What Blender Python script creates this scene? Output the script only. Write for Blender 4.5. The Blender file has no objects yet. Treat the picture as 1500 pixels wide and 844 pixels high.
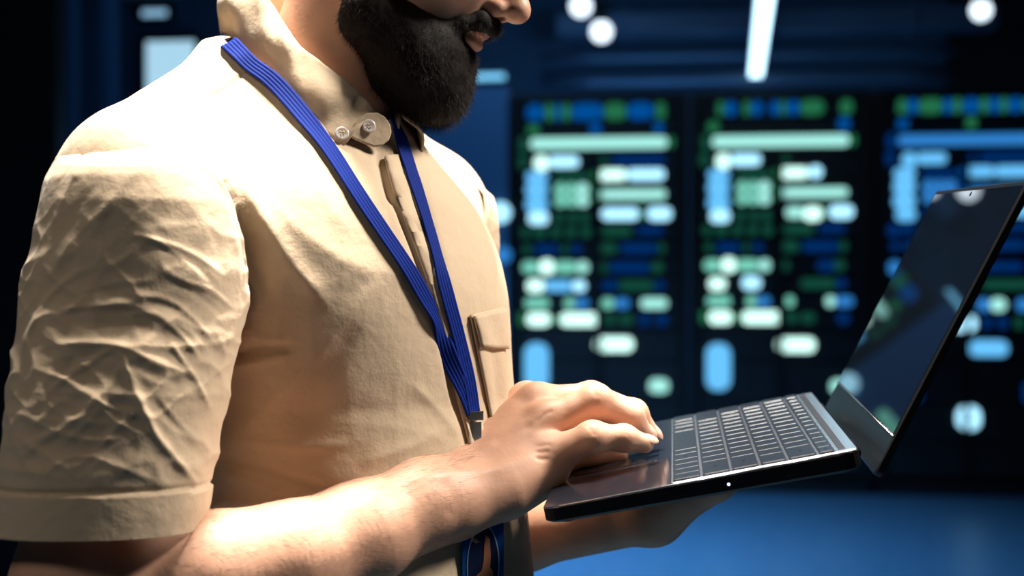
import bpy, bmesh, math, random, time
import numpy as np
from mathutils import Vector, Matrix
from mathutils.bvhtree import BVHTree
random.seed(7); rng = np.random.default_rng(7)
T0 = time.time()
S = bpy.context.scene
COL = S.collection

# ------------------------------------------------------------------ camera, exposure
FPX, CAMZ = 2000.0, 1.38
cd = bpy.data.cameras.new('camera'); cam = bpy.data.objects.new('camera', cd); COL.objects.link(cam)
cd.sensor_width = 36.0; cd.sensor_fit = 'HORIZONTAL'; cd.lens = 36.0 * FPX / 1500.0
cam.location = (0, 0, CAMZ); cam.rotation_euler = (math.pi / 2, 0, 0)
cd.dof.use_dof = True; cd.dof.focus_distance = 1.15; cd.dof.aperture_fstop = 3.7
cd.clip_start = 0.05; cd.clip_end = 100
S.camera = cam
S.view_settings.view_transform = 'Standard'; S.view_settings.look = 'None'
S.view_settings.exposure = 0.0; S.view_settings.gamma = 1.0; S.view_settings.use_curve_mapping = False
w = bpy.data.worlds.new('world'); S.world = w; w.use_nodes = True
w.node_tree.nodes['Background'].inputs[0].default_value = (0.004, 0.010, 0.022, 1)
w.node_tree.nodes['Background'].inputs[1].default_value = 0.35

YAW = math.radians(6.7)                                    # the room is turned a little against the view
def room(a, b, z): return Vector((a * math.cos(YAW) + b * math.sin(YAW), -a * math.sin(YAW) + b * math.cos(YAW), z))
def at(px, py, D): return Vector(((px - 750) * D / FPX, D, CAMZ - (py - 422) * D / FPX))

# ------------------------------------------------------------------ lights: overhead lamps out of view, an added fill, blue washes
def area(name, loc, target, size, power, col, sy=None, spread=180):
    l = bpy.data.lights.new(name, 'AREA'); l.energy = power; l.color = col; l.size = size; l.spread = math.radians(spread)
    if sy: l.shape = 'RECTANGLE'; l.size_y = sy
    o = bpy.data.objects.new(name, l); COL.objects.link(o); o.location = loc
    o.rotation_euler = (Vector(target) - Vector(loc)).to_track_quat('-Z', 'Y').to_euler()
    return o
area('key_light', (-0.08, 1.34, 3.2), (-0.15, 1.2, 1.4), 0.30, 40, (1.0, 0.92, 0.81), spread=80)
area('far_light', (1.55, 1.35, 3.0), (-0.12, 1.2, 1.4), 0.40, 19, (1.0, 0.91, 0.80), spread=80)
area('front_fill', (-1.25, 0.05, 3.1), (-0.3, 1.1, 1.3), 0.5, 10.0, (1.0, 0.90, 0.78))  # fill added from the camera side to lift the sleeve, no lamp there
area('blue_floor_light', room(-0.9, 6.6, 3.6), room(-0.9, 6.8, 0), 1.2, 150, (0.22, 0.55, 1.0), 1.2, spread=100)
area('blue_ceiling_wash', room(-0.2, 10.6, 0.3), room(-0.1, 11.8, 4.2), 1.4, 24, (0.16, 0.50, 1.0), 0.5)
area('blue_side_wash', room(-1.0, 8.2, 3.7), room(-0.8, 9.4, 1.6), 0.4, 8, (0.20, 0.55, 1.0))
area('blue_back_wash', room(-3.2, 8.6, 3.9), room(-3.2, 9.9, 1.6), 0.4, 3.5, (0.16, 0.50, 1.0))

# ------------------------------------------------------------------ helpers
def principled(name, col, rough=0.6, metal=0.0, spec=0.5, **kw):
    m = bpy.data.materials.new(name); m.use_nodes = True
    b = m.node_tree.nodes['Principled BSDF']
    b.inputs['Base Color'].default_value = (*col, 1); b.inputs['Roughness'].default_value = rough
    b.inputs['Metallic'].default_value = metal; b.inputs['Specular IOR Level'].default_value = spec
    for k, v in kw.items(): b.inputs[k.replace('_', ' ')].default_value = v
    return m
def N(m, t, **kw):
    n = m.node_tree.nodes.new(t)
    for k, v in kw.items(): setattr(n, k, v)
    return n
def L(m, a, b): m.node_tree.links.new(a, b)
def noise_bump(m, scales, strength=0.3, dist=0.002, colvar=0.0):
    b = m.node_tree.nodes['Principled BSDF']; tc = N(m, 'ShaderNodeTexCoord'); prev = None
    for s, d in scales:
        n = N(m, 'ShaderNodeTexNoise'); n.inputs['Scale'].default_value = s; n.inputs['Detail'].default_value = 4
        L(m, tc.outputs['Object'], n.inputs['Vector'])
        bp = N(m, 'ShaderNodeBump'); bp.inputs['Strength'].default_value = strength; bp.inputs['Distance'].default_value = d
        L(m, n.outputs[0], bp.inputs['Height'])
        if prev: L(m, prev.outputs[0], bp.inputs['Normal'])
        prev = bp
    L(m, prev.outputs[0], b.inputs['Normal'])
    if colvar:
        c = b.inputs['Base Color'].default_value[:]
        r = N(m, 'ShaderNodeValToRGB')
        r.color_ramp.elements[0].position = 0.3; r.color_ramp.elements[1].position = 0.72
        r.color_ramp.elements[0].color = tuple(x * (1 - colvar) for x in c[:3]) + (1,)
        r.color_ramp.elements[1].color = tuple(min(1, x * (1 + colvar)) for x in c[:3]) + (1,)
        L(m, n.outputs[0], r.inputs[0]); L(m, r.outputs[0], b.inputs['Base Color'])
    return m
def emit(name, col, strength=1.0):
    m = bpy.data.materials.new(name); m.use_nodes = True; nt = m.node_tree; nt.nodes.remove(nt.nodes['Principled BSDF'])
    e = N(m, 'ShaderNodeEmission'); e.inputs[0].default_value = (*col, 1); e.inputs[1].default_value = strength
    L(m, e.outputs[0], nt.nodes['Material Output'].inputs[0]); return m
def lin(r, g, b):
    f = lambda c: (c / 255 / 12.92) if c / 255 < 0.04045 else ((c / 255 + 0.055) / 1.055) ** 2.4
    return (f(r), f(g), f(b))
def link(name, me, mat=None, parent=None):
    o = bpy.data.objects.new(name, me); COL.objects.link(o)
    if mat: me.materials.append(mat)
    if parent: o.parent = parent
    return o
def tag(o, label, cat, group=None):
    o['label'] = label; o['category'] = cat
    if group: o['group'] = group
    return o
def empty(name, label, cat, loc=(0, 0, 0), rz=0, group=None):
    o = bpy.data.objects.new(name, None); COL.objects.link(o); o.location = loc; o.rotation_euler = (0, 0, rz)
    return tag(o, label, cat, group)
def smooth(me):
    me.polygons.foreach_set('use_smooth', np.ones(len(me.polygons), bool)); me.update(); return me
def box_bm(bm, x0, x1, y0, y1, z0, z1, bev=0.0, seg=2):
    t = bmesh.new(); r = bmesh.ops.create_cube(t, size=1)
    for v in t.verts: v.co = Vector(((x0 + x1) / 2 + v.co.x * (x1 - x0), (y0 + y1) / 2 + v.co.y * (y1 - y0), (z0 + z1) / 2 + v.co.z * (z1 - z0)))
    if bev: bmesh.ops.bevel(t, geom=t.edges[:], offset=bev, segments=seg, profile=0.6, affect='EDGES')
    me = bpy.data.meshes.new('t'); t.to_mesh(me); t.free(); bm.from_mesh(me); bpy.data.meshes.remove(me)
def box(name, dims, mat, parent=None, bev=0.0, seg=2, sm=False):
    bm = bmesh.new(); box_bm(bm, *dims, bev, seg); me = bpy.data.meshes.new(name); bm.to_mesh(me); bm.free()
    if sm: smooth(me)
    return link(name, me, mat, parent)
def grid_mesh(name, P, mat=None, parent=None, closed_u=False, thick=0.0, sm=True, offset=-1):
    P = np.asarray(P, float); nu, nv = P.shape[:2]
    idx = np.arange(nu * nv).reshape(nu, nv); F = []
    for i in range(nu if closed_u else nu - 1):
        j = (i + 1) % nu
        for k in range(nv - 1): F.append((idx[i, k], idx[j, k], idx[j, k + 1], idx[i, k + 1]))
    me = bpy.data.meshes.new(name); me.from_pydata(P.reshape(-1, 3).tolist(), [], [tuple(int(q) for q in f) for f in F])
    if sm: smooth(me)
    o = link(name, me, mat, parent)
    if thick:
        s = o.modifiers.new('s', 'SOLIDIFY'); s.thickness = thick; s.offset = offset
    return o
def tube(name, pts, rad, mat, parent=None, n=10):
    pts = [Vector(p) for p in pts]; rings = []
    up = Vector((0.13, 0.2, 1)).normalized()
    for i, p in enumerate(pts):
        d = (pts[min(i + 1, len(pts) - 1)] - pts[max(i - 1, 0)]).normalized()
        a = d.cross(up); a = a.normalized() if a.length > 1e-4 else Vector((1, 0, 0)); b = d.cross(a)
        r = rad[i] if hasattr(rad, '__len__') else rad
        rings.append([p + (a * math.cos(t) + b * math.sin(t)) * r for t in np.linspace(0, 2 * math.pi, n, endpoint=False)])
    V = [tuple(q) for r in rings for q in r]; F = []
    for i in range(len(pts) - 1):
        for k in range(n): F.append((i * n + k, i * n + (k + 1) % n, (i + 1) * n + (k + 1) % n, (i + 1) * n + k))
    F.append(tuple(range(n))[::-1]); F.append(tuple((len(pts) - 1) * n + k for k in range(n)))
    me = bpy.data.meshes.new(name); me.from_pydata(V, [], F); smooth(me)
    return link(name, me, mat, parent)
def catmull(pts, n):
    pts = np.asarray(pts, float); P = np.vstack([2 * pts[0] - pts[1], pts, 2 * pts[-1] - pts[-2]]); out = []
    for u in np.linspace(0, len(pts) - 1, n):
        i = min(int(u), len(pts) - 2); t = u - i; a, b, c, d = P[i:i + 4]
        out.append(0.5 * ((2 * b) + (-a + c) * t + (2 * a - 5 * b + 4 * c - d) * t * t + (-a + 3 * b - 3 * c + d) * t ** 3))
    return np.array(out)

# ------------------------------------------------------------------ the room
def structure(o): o['kind'] = 'structure'; return o
def room_box(name, a0, a1, b0, b1, z0, z1, mat, bev=0.0):
    o = box(name, (a0, a1, b0, b1, z0, z1), mat, None, bev); o.rotation_euler = (0, 0, -YAW); return structure(o)
m_floor = principled('floor_vinyl', (0.05, 0.115, 0.19), 0.34, 0, 0.5)
noise_bump(m_floor, [(1.3, 0.01), (14, 0.002)], 0.12, colvar=0.18)
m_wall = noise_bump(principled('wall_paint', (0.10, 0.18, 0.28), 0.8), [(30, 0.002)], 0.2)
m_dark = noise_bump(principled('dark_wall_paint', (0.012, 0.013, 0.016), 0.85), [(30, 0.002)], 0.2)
m_ceil = noise_bump(principled('ceiling_paint', (0.07, 0.12, 0.19), 0.8), [(20, 0.002)], 0.2)
m_steel = principled('painted_steel', (0.10, 0.18, 0.30), 0.45, 0.3)
H = 4.2
room_box('floor', -6.5, 6.5, -3.5, 13.0, -0.1, 0.0, m_floor)
room_box('ceiling', -6.5, 6.5, -3.5, 13.0, H, H + 0.1, m_ceil)
room_box('wall_back', -6.5, 6.5, 13.0, 13.1, 0, H, m_wall)
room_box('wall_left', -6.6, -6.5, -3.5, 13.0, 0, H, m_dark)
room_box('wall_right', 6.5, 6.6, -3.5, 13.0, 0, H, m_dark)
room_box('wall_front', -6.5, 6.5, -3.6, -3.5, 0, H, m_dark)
room_box('wall_added_dark', 2.45, 6.5, 12.55, 12.7, 2.2, H, m_dark)  # dark panel added to keep the upper right background black
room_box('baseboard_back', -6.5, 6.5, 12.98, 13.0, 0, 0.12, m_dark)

def a_of(px, b): return b * math.tan(math.atan((px - 750) / FPX) - YAW)
def z_of(px, py, b): return CAMZ + (422 - py) / FPX * room(a_of(px, b), b, 0).y
# partition and door posts in the dark at the left
aL = a_of(88, 6.0)
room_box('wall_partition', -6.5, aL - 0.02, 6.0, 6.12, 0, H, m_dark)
for i, (p0, p1) in enumerate(((96, 112), (150, 170))):
    room_box('trim_%d' % (i + 1), a_of(p0, 9.6), a_of(p1, 9.6), 9.55, 9.65, 0, H, m_steel, 0.01)
room_box('trim_3', a_of(88, 9.6), a_of(330, 9.6), 9.56, 9.64, H - 0.06, H, m_steel, 0.005)
# two lit panes in the back wall behind the shoulder
m_pane = emit('lit_pane', lin(170, 215, 238), 1.0); m_pane2 = emit('lit_pane_small', lin(150, 200, 235), 0.9)
for i, (x0, y0, x1, y1, mp) in enumerate(((212, 60, 285, 150, m_pane), (206, 0, 244, 24, m_pane2))):
    b = 12.9
    a0, a1 = a_of(x0, b), a_of(x1, b); z0, z1 = z_of(x0, y1, b), min(z_of(x0, y0, b), H - 0.08)
    f = bmesh.new(); e = 0.05
    for q in ((a0 - e, a1 + e, z1, z1 + e), (a0 - e, a1 + e, z0 - e, z0), (a0 - e, a0, z0, z1), (a1, a1 + e, z0, z1)):
        box_bm(f, q[0], q[1], b, b + 0.1, q[2], q[3], 0.006)
    me = bpy.data.meshes.new('window_%d' % (i + 1)); f.to_mesh(me); f.free()
    wn = structure(link('window_%d' % (i + 1), me, m_dark)); wn.rotation_euler = (0, 0, -YAW)
    box('window_pane', (a0, a1, b + 0.04, b + 0.06, z0, z1), mp, wn)
# ducts and pipes under the ceiling behind the racks
m_duct = noise_bump(principled('duct_steel', (0.16, 0.26, 0.40), 0.4, 0.5), [(6, 0.01)], 0.2)
def duct(name, label, a0, a1, b, z, r, square=False, cat='duct', group=None):
    if square:
        bm = bmesh.new(); box_bm(bm, a0, a1, b - r, b + r, z - r * .6, z + r * .6, 0.02)
        for a in np.arange(a0 + .6, a1, 1.2): box_bm(bm, a - .02, a + .02, b - r - .02, b + r + .02, z - r * .6 - .02, z + r * .6 + .02, 0.004)
        me = bpy.data.meshes.new(name); bm.to_mesh(me); bm.free(); o = link(name, me, m_duct)
    else:
        o = tube(name, [(a, b, z) for a in np.linspace(a0, a1, 9)], r, m_duct, None, 16)
    o.rotation_euler = (0, 0, -YAW); return tag(o, label, cat, group)
duct('air_duct', 'square blue steel air duct crossing high under the ceiling above the first server rack', -1.0, 2.7, 11.9, 3.66, 0.16, True)
duct('ceiling_pipe', 'thin blue pipe crossing just under the square air duct', -1.2, 2.5, 12.3, 3.46, 0.045, cat='pipe')
duct('ceiling_pipe', 'thick blue pipe crossing lowest, level with the end of the tube lamp', -1.2, 2.5, 12.6, 3.30, 0.08, cat='pipe')
# hangers of the duct, each with its thing
for o in [o for o in COL.objects if o.get('category') in ('duct', 'pipe')]:
    bb = [Vector(c) for c in o.bound_box]; x0, x1 = min(c.x for c in bb), max(c.x for c in bb); yc = (min(c.y for c in bb) + max(c.y for c in bb)) / 2; zt = max(c.z for c in bb)
    for a in (x0 + 0.4, (x0 + x1) / 2, x1 - 0.4): box('hanger', (a - .012, a + .012, yc - .012, yc + .012, zt - .01, H), m_steel, o)
# lamps
m_tube = emit('tube_glow', lin(180, 224, 245), 4.0); m_spot = emit('spot_glow', lin(225, 242, 255), 2.2); m_strip = emit('strip_glow', lin(110, 185, 225), 1.8)
def lamp_between(name, label, p, q, wd, mat):
    e = empty(name, label, 'lamp'); d = (q - p); n = d.length; ang = math.atan2(d.y, d.x)
    e.location = p; e.rotation_euler = (0, 0, ang)
    box('housing', (0, n, -wd / 2 - .015, wd / 2 + .015, 0.0, 0.05), m_steel, e, 0.006)
    box('diffuser', (0.02, n - .02, -wd / 2, wd / 2, -0.03, 0.0), mat, e, 0.008)
    box('hanger', (n * .2, n * .2 + .02, -.01, .01, 0.05, max(0.06, H - p.z)), m_steel, e); box('hanger', (n * .8, n * .8 + .02, -.01, .01, 0.05, max(0.06, H - p.z)), m_steel, e)
    return e
pa = at(1121, -6, 9.0); pb = at(1107, 106, 12.3); pb.z = pa.z; pa = pb + (pa - pb) * 2.1
lamp_between('ceiling_lamp', 'long glowing tube lamp running away under the ceiling above the second rack', pa, pb, 0.11, m_tube)
sa = at(640, 112, 11.5); sb = at(742, 112, 11.4); sb.z = sa.z
lamp_between('strip_lamp', 'short dim blue strip lamp beside the bearded chin', sa, sb, 0.12, m_strip)
def spot(px, py, D, r, label):
    c = at(px, py, D); e = empty('spotlight', label, 'spotlight', c, 0, 'ceiling spotlights')
    tube('lamp_body', [(0, 0, 0.22), (0, 0, 0.12), (0, 0, r * .85)], [r * .5, r * .6, r * .6], m_dark, e, 20)
    bm = bmesh.new(); bmesh.ops.create_uvsphere(bm, u_segments=20, v_segments=12, radius=r)
    for v in bm.verts: v.co.z *= 1.0
    me = bpy.data.meshes.new('bulb'); bm.to_mesh(me); bm.free(); smooth(me); link('bulb', me, m_spot, e)
    tube('stem', [(0, 0, 0.16), (0, 0, max(0.2, H - c.z))], 0.012, m_dark, e, 8)
spot(851, 9, 9.2, 0.072, 'upper left of the two round white spotlights right of the nose')
spot(881, 46, 10.0, 0.078, 'lower right of the two round white spotlights right of the nose')
spot(1437, 15, 9.2, 0.068, 'lone round white spotlight at top right above the third rack')

# ------------------------------------------------------------------ server racks
m_rack = noise_bump(principled('rack_steel', (0.006, 0.007, 0.009), 0.5, 0.2), [(60, 0.001)], 0.2)
m_unit = noise_bump(principled('unit_faceplate', (0.008, 0.010, 0.013), 0.6, 0.2), [(90, 0.001)], 0.2)
LED = dict(W=emit('led_white', (1.0, 1.6, 1.45)), C=emit('led_cyan_white', (0.62, 1.25, 1.6)), T=emit('led_teal', (0.42, 0.95, 0.86)),
           M=emit('led_mint', (0.20, 0.66, 0.52)), K=emit('led_light_blue', (0.15, 0.58, 1.05)), U=emit('led_blue', (0.03, 0.22, 0.62)),
           B=emit('led_deep_blue', lin(0, 76, 150), 1.0), G=emit('led_green', lin(34, 108, 72), 1.0), D=emit('led_dim_green', lin(18, 72, 58), 1.0), N=emit('led_navy', lin(0, 44, 102), 1.0))
def pill(name, xa, xb, y0, y1, za, zb, mat, parent):
    w, h = xb - xa, zb - za; r = min(w, h) * 0.42; P = []
    for cx, cz, t0 in ((xb - r, zb - r, 0), (xa + r, zb - r, 1), (xa + r, za + r, 2), (xb - r, za + r, 3)):
        for t in np.linspace(0, math.pi / 2, 5): P.append((cx + r * math.cos(t + t0 * math.pi / 2), cz + r * math.sin(t + t0 * math.pi / 2)))
    n = len(P); V = [(x, y0, z) for x, z in P] + [(x, y1, z) for x, z in P]
    F = [tuple(range(n)), tuple(range(n, 2 * n))[::-1]] + [(i, i + n, (i + 1) % n + n, (i + 1) % n) for i in range(n)]
    me = bpy.data.meshes.new(name); me.from_pydata(V, [], F); return link(name, me, mat, parent)
TOPROW1 = [(770, 151, 797, 175, 'B'), (797, 151, 812, 175, 'G'), (812, 151, 822, 175, 'B'), (822, 151, 836, 175, 'G'), (836, 151, 884, 175, 'B'), (884, 151, 918, 175, 'G'), (918, 151, 958, 175, 'B'), (960, 151, 975, 175, 'G'),
           (772, 181, 790, 196, 'G'), (863, 180, 881, 196, 'B'), (957, 180, 972, 195, 'B')]
TOPROW2 = [(1050, 147, 1062, 168, 'G'), (1062, 147, 1080, 168, 'B'), (1088, 147, 1100, 168, 'G'), (1100, 147, 1118, 168, 'B'), (1128, 147, 1143, 168, 'B'), (1143, 147, 1152, 168, 'G'), (1152, 147, 1172, 168, 'B'), (1172, 147, 1208, 168, 'G'), (1231, 147, 1250, 168, 'G'),
           (1036, 176, 1054, 192, 'G'), (1228, 172, 1246, 192, 'B')]
TOPROW3 = [(1315, 143, 1330, 165, 'G'), (1330, 143, 1346, 165, 'B'), (1346, 143, 1382, 165, 'G'), (1382, 143, 1396, 165, 'B'), (1396, 143, 1411, 165, 'G'), (1411, 143, 1436, 165, 'B'), (1436, 143, 1450, 165, 'G'), (1450, 143, 1466, 165, 'B'), (1466, 143, 1478, 165, 'G'), (1478, 143, 1500, 165, 'B'), (1500, 143, 1530, 165, 'G'),
           (1315, 172, 1332, 188, 'B'), (1416, 170, 1432, 188, 'G')]
BODY = [(776, 201, 978, 217, 'T'), (759, 198, 774, 222, 'D'), (757, 226, 772, 246, 'D'), (978, 201, 988, 217, 'G'),
        (782, 227, 803, 249, 'W'), (803, 228, 848, 244, 'C'), (872, 228, 890, 244, 'D'), (896, 228, 975, 242, 'N'),
        (770, 250, 802, 266, 'K'), (769, 266, 802, 288, 'K'), (769, 288, 802, 310, 'K'), (773, 310, 803, 328, 'C'),
        (812, 268, 829, 285, 'M'), (829, 268, 845, 285, 'M'), (845, 268, 862, 285, 'T'), (812, 285, 829, 302, 'M'), (829, 285, 845, 302, 'M'), (845, 285, 862, 302, 'T'),
        (812, 252, 862, 264, 'D'), (874, 248, 918, 264, 'W'), (918, 248, 974, 264, 'C'), (866, 250, 874, 262, 'G'),
        (874, 278, 976, 292, 'T'), (866, 270, 872, 296, 'G'), (880, 305, 936, 322, 'C'), (948, 304, 984, 323, 'C'), (937, 305, 947, 322, 'G'),
        (812, 310, 825, 328, 'D'), (832, 310, 845, 328, 'D'), (850, 310, 863, 328, 'D'), (762, 332, 775, 348, 'D'), (780, 332, 800, 348, 'D'), (806, 332, 822, 348, 'D'), (828, 332, 844, 348, 'D'), (850, 332, 866, 348, 'D'),
        (880, 332, 926, 346, 'D'), (932, 332, 972, 344, 'N'),
        (782, 358, 818, 372, 'N'), (765, 358, 778, 372, 'D'), (822, 358, 832, 372, 'D'), (836, 358, 852, 372, 'N'), (876, 356, 904, 372, 'D'), (908, 356, 962, 372, 'N'), (964, 356, 974, 372, 'D'),
        (764, 383, 790, 400, 'M'), (790, 380, 811, 402, 'W'), (811, 383, 845, 400, 'M'), (845, 383, 862, 400, 'T'), (892, 384, 952, 400, 'N'), (953, 384, 972, 400, 'D'), (878, 384, 890, 400, 'D'),
        (771, 410, 797, 428, 'W'), (797, 411, 838, 427, 'K'), (838, 411, 858, 427, 'C'), (880, 411, 905, 426, 'N'), (906, 411, 958, 426, 'D'), (958, 411, 974, 426, 'N'),
        (768, 437, 804, 452, 'M'), (826, 437, 842, 452, 'M'), (842, 437, 862, 452, 'U'), (880, 437, 900, 452, 'M'), (900, 437, 922, 452, 'U'), (938, 437, 978, 452, 'T'),
        (771, 459, 806, 478, 'W'), (820, 459, 880, 478, 'W'), (806, 462, 820, 476, 'G'), (758, 458, 770, 478, 'G'), (884, 461, 902, 476, 'D'), (906, 461, 928, 476, 'D'), (936, 460, 952, 478, 'N'), (960, 460, 978, 478, 'N'),
        (870, 494, 928, 515, 'W'), (767, 503, 804, 572, 'K'), (950, 555, 980, 575, 'T')]
DROP2 = {(896, 228, 975, 242), (918, 248, 974, 264), (797, 411, 838, 427), (838, 411, 858, 427), (880, 411, 905, 426), (880, 437, 900, 452), (900, 437, 922, 452), (938, 437, 978, 452), (936, 460, 952, 478), (892, 384, 952, 400), (880, 305, 936, 322)}
EXTRA2 = [(918, 246, 938, 264, 'C'), (820, 408, 848, 427, 'C'), (883, 437, 897, 452, 'M'), (943, 437, 957, 452, 'T'), (957, 437, 984, 452, 'U'), (884, 306, 912, 322, 'T'), (910, 306, 938, 326, 'W'), (930, 384, 958, 400, 'N')]
BLUES = dict(W='K', C='K', T='U', M='U', K='K', U='U', B='B', G='B', D='N', N='N')
b0 = 9.3
YR = [136, 171, 197, 223, 265, 303, 329, 351, 378, 405, 431, 456, 484, 530, 590, 650]
def rack(px0, px1, lights, label, y_top, y_bot):
    pxm = (px0 + px1) / 2; a0, a1 = a_of(px0, b0), a_of(px1, b0); am = a_of(pxm, b0); hw = (a1 - a0) / 2 - 0.008
    root = empty('server_rack', label, 'server rack', room((a0 + a1) / 2, b0, 0), -YAW, 'server racks')
    Yd = room(am, b0, 0).y; zz = lambda y: CAMZ + (422 - y) / FPX * Yd
    ztop = zz(y_top); off = (a0 + a1) / 2; xx = lambda x: a_of(x, b0) - off
    bm = bmesh.new()
    box_bm(bm, -hw, -hw + .05, 0.0, 0.9, 0.09, ztop, .006); box_bm(bm, hw - .05, hw, 0.0, 0.9, 0.09, ztop, .006)
    box_bm(bm, -hw + .05, hw - .05, 0.0, 0.9, ztop - .06, ztop, .006); box_bm(bm, -hw + .05, hw - .05, .85, .9, .09, ztop - .06)
    me = bpy.data.meshes.new('cabinet'); bm.to_mesh(me); bm.free(); link('cabinet', me, m_rack, root)
    box('plinth', (-hw + .01, hw - .01, 0.03, 0.88, 0.0, 0.09), m_rack, root, .006)
    xm = xx(pxm - 2); box('mullion', (xm - .018, xm + .018, 0.01, 0.3, 0.12, zz(YR[3])), m_rack, root, .004)
    units = []
    for i in range(len(YR)):
        z1 = zz(YR[i]) - .006; z0 = (zz(YR[i + 1]) if i + 1 < len(YR) else 0.12) + .006
        for s, (xa, xb) in enumerate(((-hw + .055, hw - .055),) if i < 3 else ((-hw + .055, xm - .022), (xm + .022, hw - .055))):
            bm = bmesh.new(); box_bm(bm, xa, xb, 0.035, 0.6, z0, z1, .004)
            for hx in (xa + .012, xb - .012): box_bm(bm, hx - .006, hx + .006, 0.012, 0.035, z0 + (z1 - z0) * .2, z1 - (z1 - z0) * .2, .003)
            me = bpy.data.meshes.new('server_unit'); bm.to_mesh(me); bm.free()
            units.append((xa, xb, z0, z1, link('server_unit', me, m_unit, root)))
    for (x0, y0, x1, y1, k) in lights:
        xa, xb, za, zb = xx(x0), xx(x1), zz(y1), zz(y0); xc, zc = (xa + xb) / 2, (za + zb) / 2
        u = min(units, key=lambda q: max(0, q[0] - xc, xc - q[1]) + max(0, q[2] - zc, zc - q[3]))[4]
        pill('status_light', xa + .003, xb - .003, 0.012, 0.036, za, zb, LED[k], u)
    return root
rack(747, 1010, TOPROW1 + BODY, 'black server rack nearest the shirt chest, rows of green and blue lights', 137, 718)
d2 = 267
L2 = TOPROW2 + [(x0 + d2, y0 - 3 + (4 if y0 > 480 else 0), x1 + d2, y1 - 3 + (4 if y0 > 480 else 0), k) for (x0, y0, x1, y1, k) in BODY + EXTRA2 if (x0, y0, x1, y1) not in DROP2]
rack(1011, 1280, L2, 'black server rack between the typing hand and the laptop lid, mostly green lights', 133, 720)
d3 = 540
L3 = TOPROW3 + [(x0 + d3, y0 - 5, x1 + d3, y1 - 5, BLUES[k]) for (x0, y0, x1, y1, k) in BODY if y0 < 360 or x0 > 1e4]
L3 += [(1302, 382, 1320, 402, 'U'), (1420, 384, 1500, 398, 'N'), (1440, 410, 1520, 424, 'D'), (1432, 437, 1452, 456, 'U'), (1452, 437, 1475, 456, 'T'), (1490, 437, 1515, 456, 'U'),
       (1394, 462, 1432, 486, 'C'), (1440, 464, 1454, 482, 'N'), (1462, 464, 1478, 482, 'N'), (1488, 464, 1500, 482, 'D'), (1420, 499, 1478, 522, 'K'), (1402, 595, 1438, 631, 'C'), (1335, 560, 1352, 590, 'N'), (1300, 330, 1320, 346, 'N'), (1500, 560, 1516, 590, 'N'), (1450, 300, 1490, 318, 'C')]
rack(1281, 1557, L3, 'black server rack behind the laptop lid, mostly blue lights', 129, 722)
# narrow blue cabinet beside the racks
m_cab = noise_bump(principled('cabinet_blue', (0.08, 0.20, 0.36), 0.55), [(40, 0.001)], 0.2)
ca, cb_ = a_of(560, 9.25), a_of(743, 9.25); off = (ca + cb_) / 2; hw = (cb_ - ca) / 2
cab = empty('power_cabinet', 'narrow blue power cabinet between the shirt and the first server rack', 'cabinet', room(off, 9.25, 0), -YAW)
Yd = room(off, 9.25, 0).y; zz = lambda y: CAMZ + (422 - y) / FPX * Yd
box('body', (-hw, hw, 0.02, 0.7, 0.0, zz(128)), m_cab, cab, .008)
box('door', (-hw + .03, hw - .03, 0.0, 0.02, 0.12, zz(136)), m_cab, cab, .006)
for (px, py, r, k) in ((733, 312, 15, 'C'), (737, 374, 12, 'U')):
    x = a_of(px, 9.25) - off; z = zz(py); rr = r / FPX * Yd
    t = tube('indicator_lamp', [(x, -0.03, z), (x, 0.001, z)], [rr * .9, rr], LED[k], cab, 20)
for py in (300, 338, 380, 428):  # glowing bars hidden behind the man, added to reflect in the laptop screen
    x0, x1 = a_of(588, 9.25) - off, a_of(676, 9.25) - off
    pill('added_glow_bar', x0, x1, -0.014, 0.002, zz(py + 11), zz(py - 9), LED['M'], cab)

# ------------------------------------------------------------------ the laptop (u: hinge -> user, v: towards the far side, n: up)
LP = at(1260, 660, 1.05)
lv = Vector((.1175, 1, .0485)).normalized(); lu = Vector((-1, .1276, -.208)); lu = (lu - lv * lu.dot(lv)).normalized()
ln = lu.cross(lv); ln = ln if ln.z > 0 else -ln
LD, LW = 0.2515, 0.362
lx = -lu                                                    # local x runs from the user to the hinge: x, v, n right-handed
LM = Matrix(((lx.x, lv.x, ln.x, LP.x), (lx.y, lv.y, ln.y, LP.y), (lx.z, lv.z, ln.z, LP.z), (0, 0, 0, 1)))
def deck_pt(px, py, off=0.0):
    o = Vector((0, 0, CAMZ)); d = at(px, py, 1.0) - o
    return o + d * (((LP + ln * off) - o).dot(ln) / d.dot(ln))
m_body = noise_bump(principled('laptop_dark_metal', (0.010, 0.011, 0.016), 0.14, 0.0, 0.3), [(900, 0.00005)], 0.15)
m_side = principled('laptop_side', (0.010, 0.009, 0.012), 0.35, 0.2)
m_silver = noise_bump(principled('laptop_silver', (0.85, 0.88, 0.95), 0.26, 1.0), [(1500, 0.00003)], 0.1)
m_key = principled('key_plastic', (0.012, 0.016, 0.024), 0.28, 0.0, 0.6)
m_legend = emit('key_legend_glow', (0.35, 0.45, 0.55), 0.12)  # legends emit faintly on their own
m_glass = principled('screen_glass', (0.003, 0.005, 0.008), 0.018, 0.0, 0.32)
m_bezel = noise_bump(principled('lid_bezel', (0.008, 0.010, 0.013), 0.30, 0, 0.3), [(400, 0.0001)], 0.3)
m_pad = principled('touchpad_glass', (0.010, 0.013, 0.017), 0.10, 0.0, 0.6)
m_grille = noise_bump(principled('speaker_grille', (0.03, 0.035, 0.045), 0.5, 0.5), [(2200, 0.0006)], 0.8)
lap = empty('laptop', 'open black laptop held on the left palm, right fingers typing on it', 'laptop'); lap.matrix_world = LM
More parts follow.
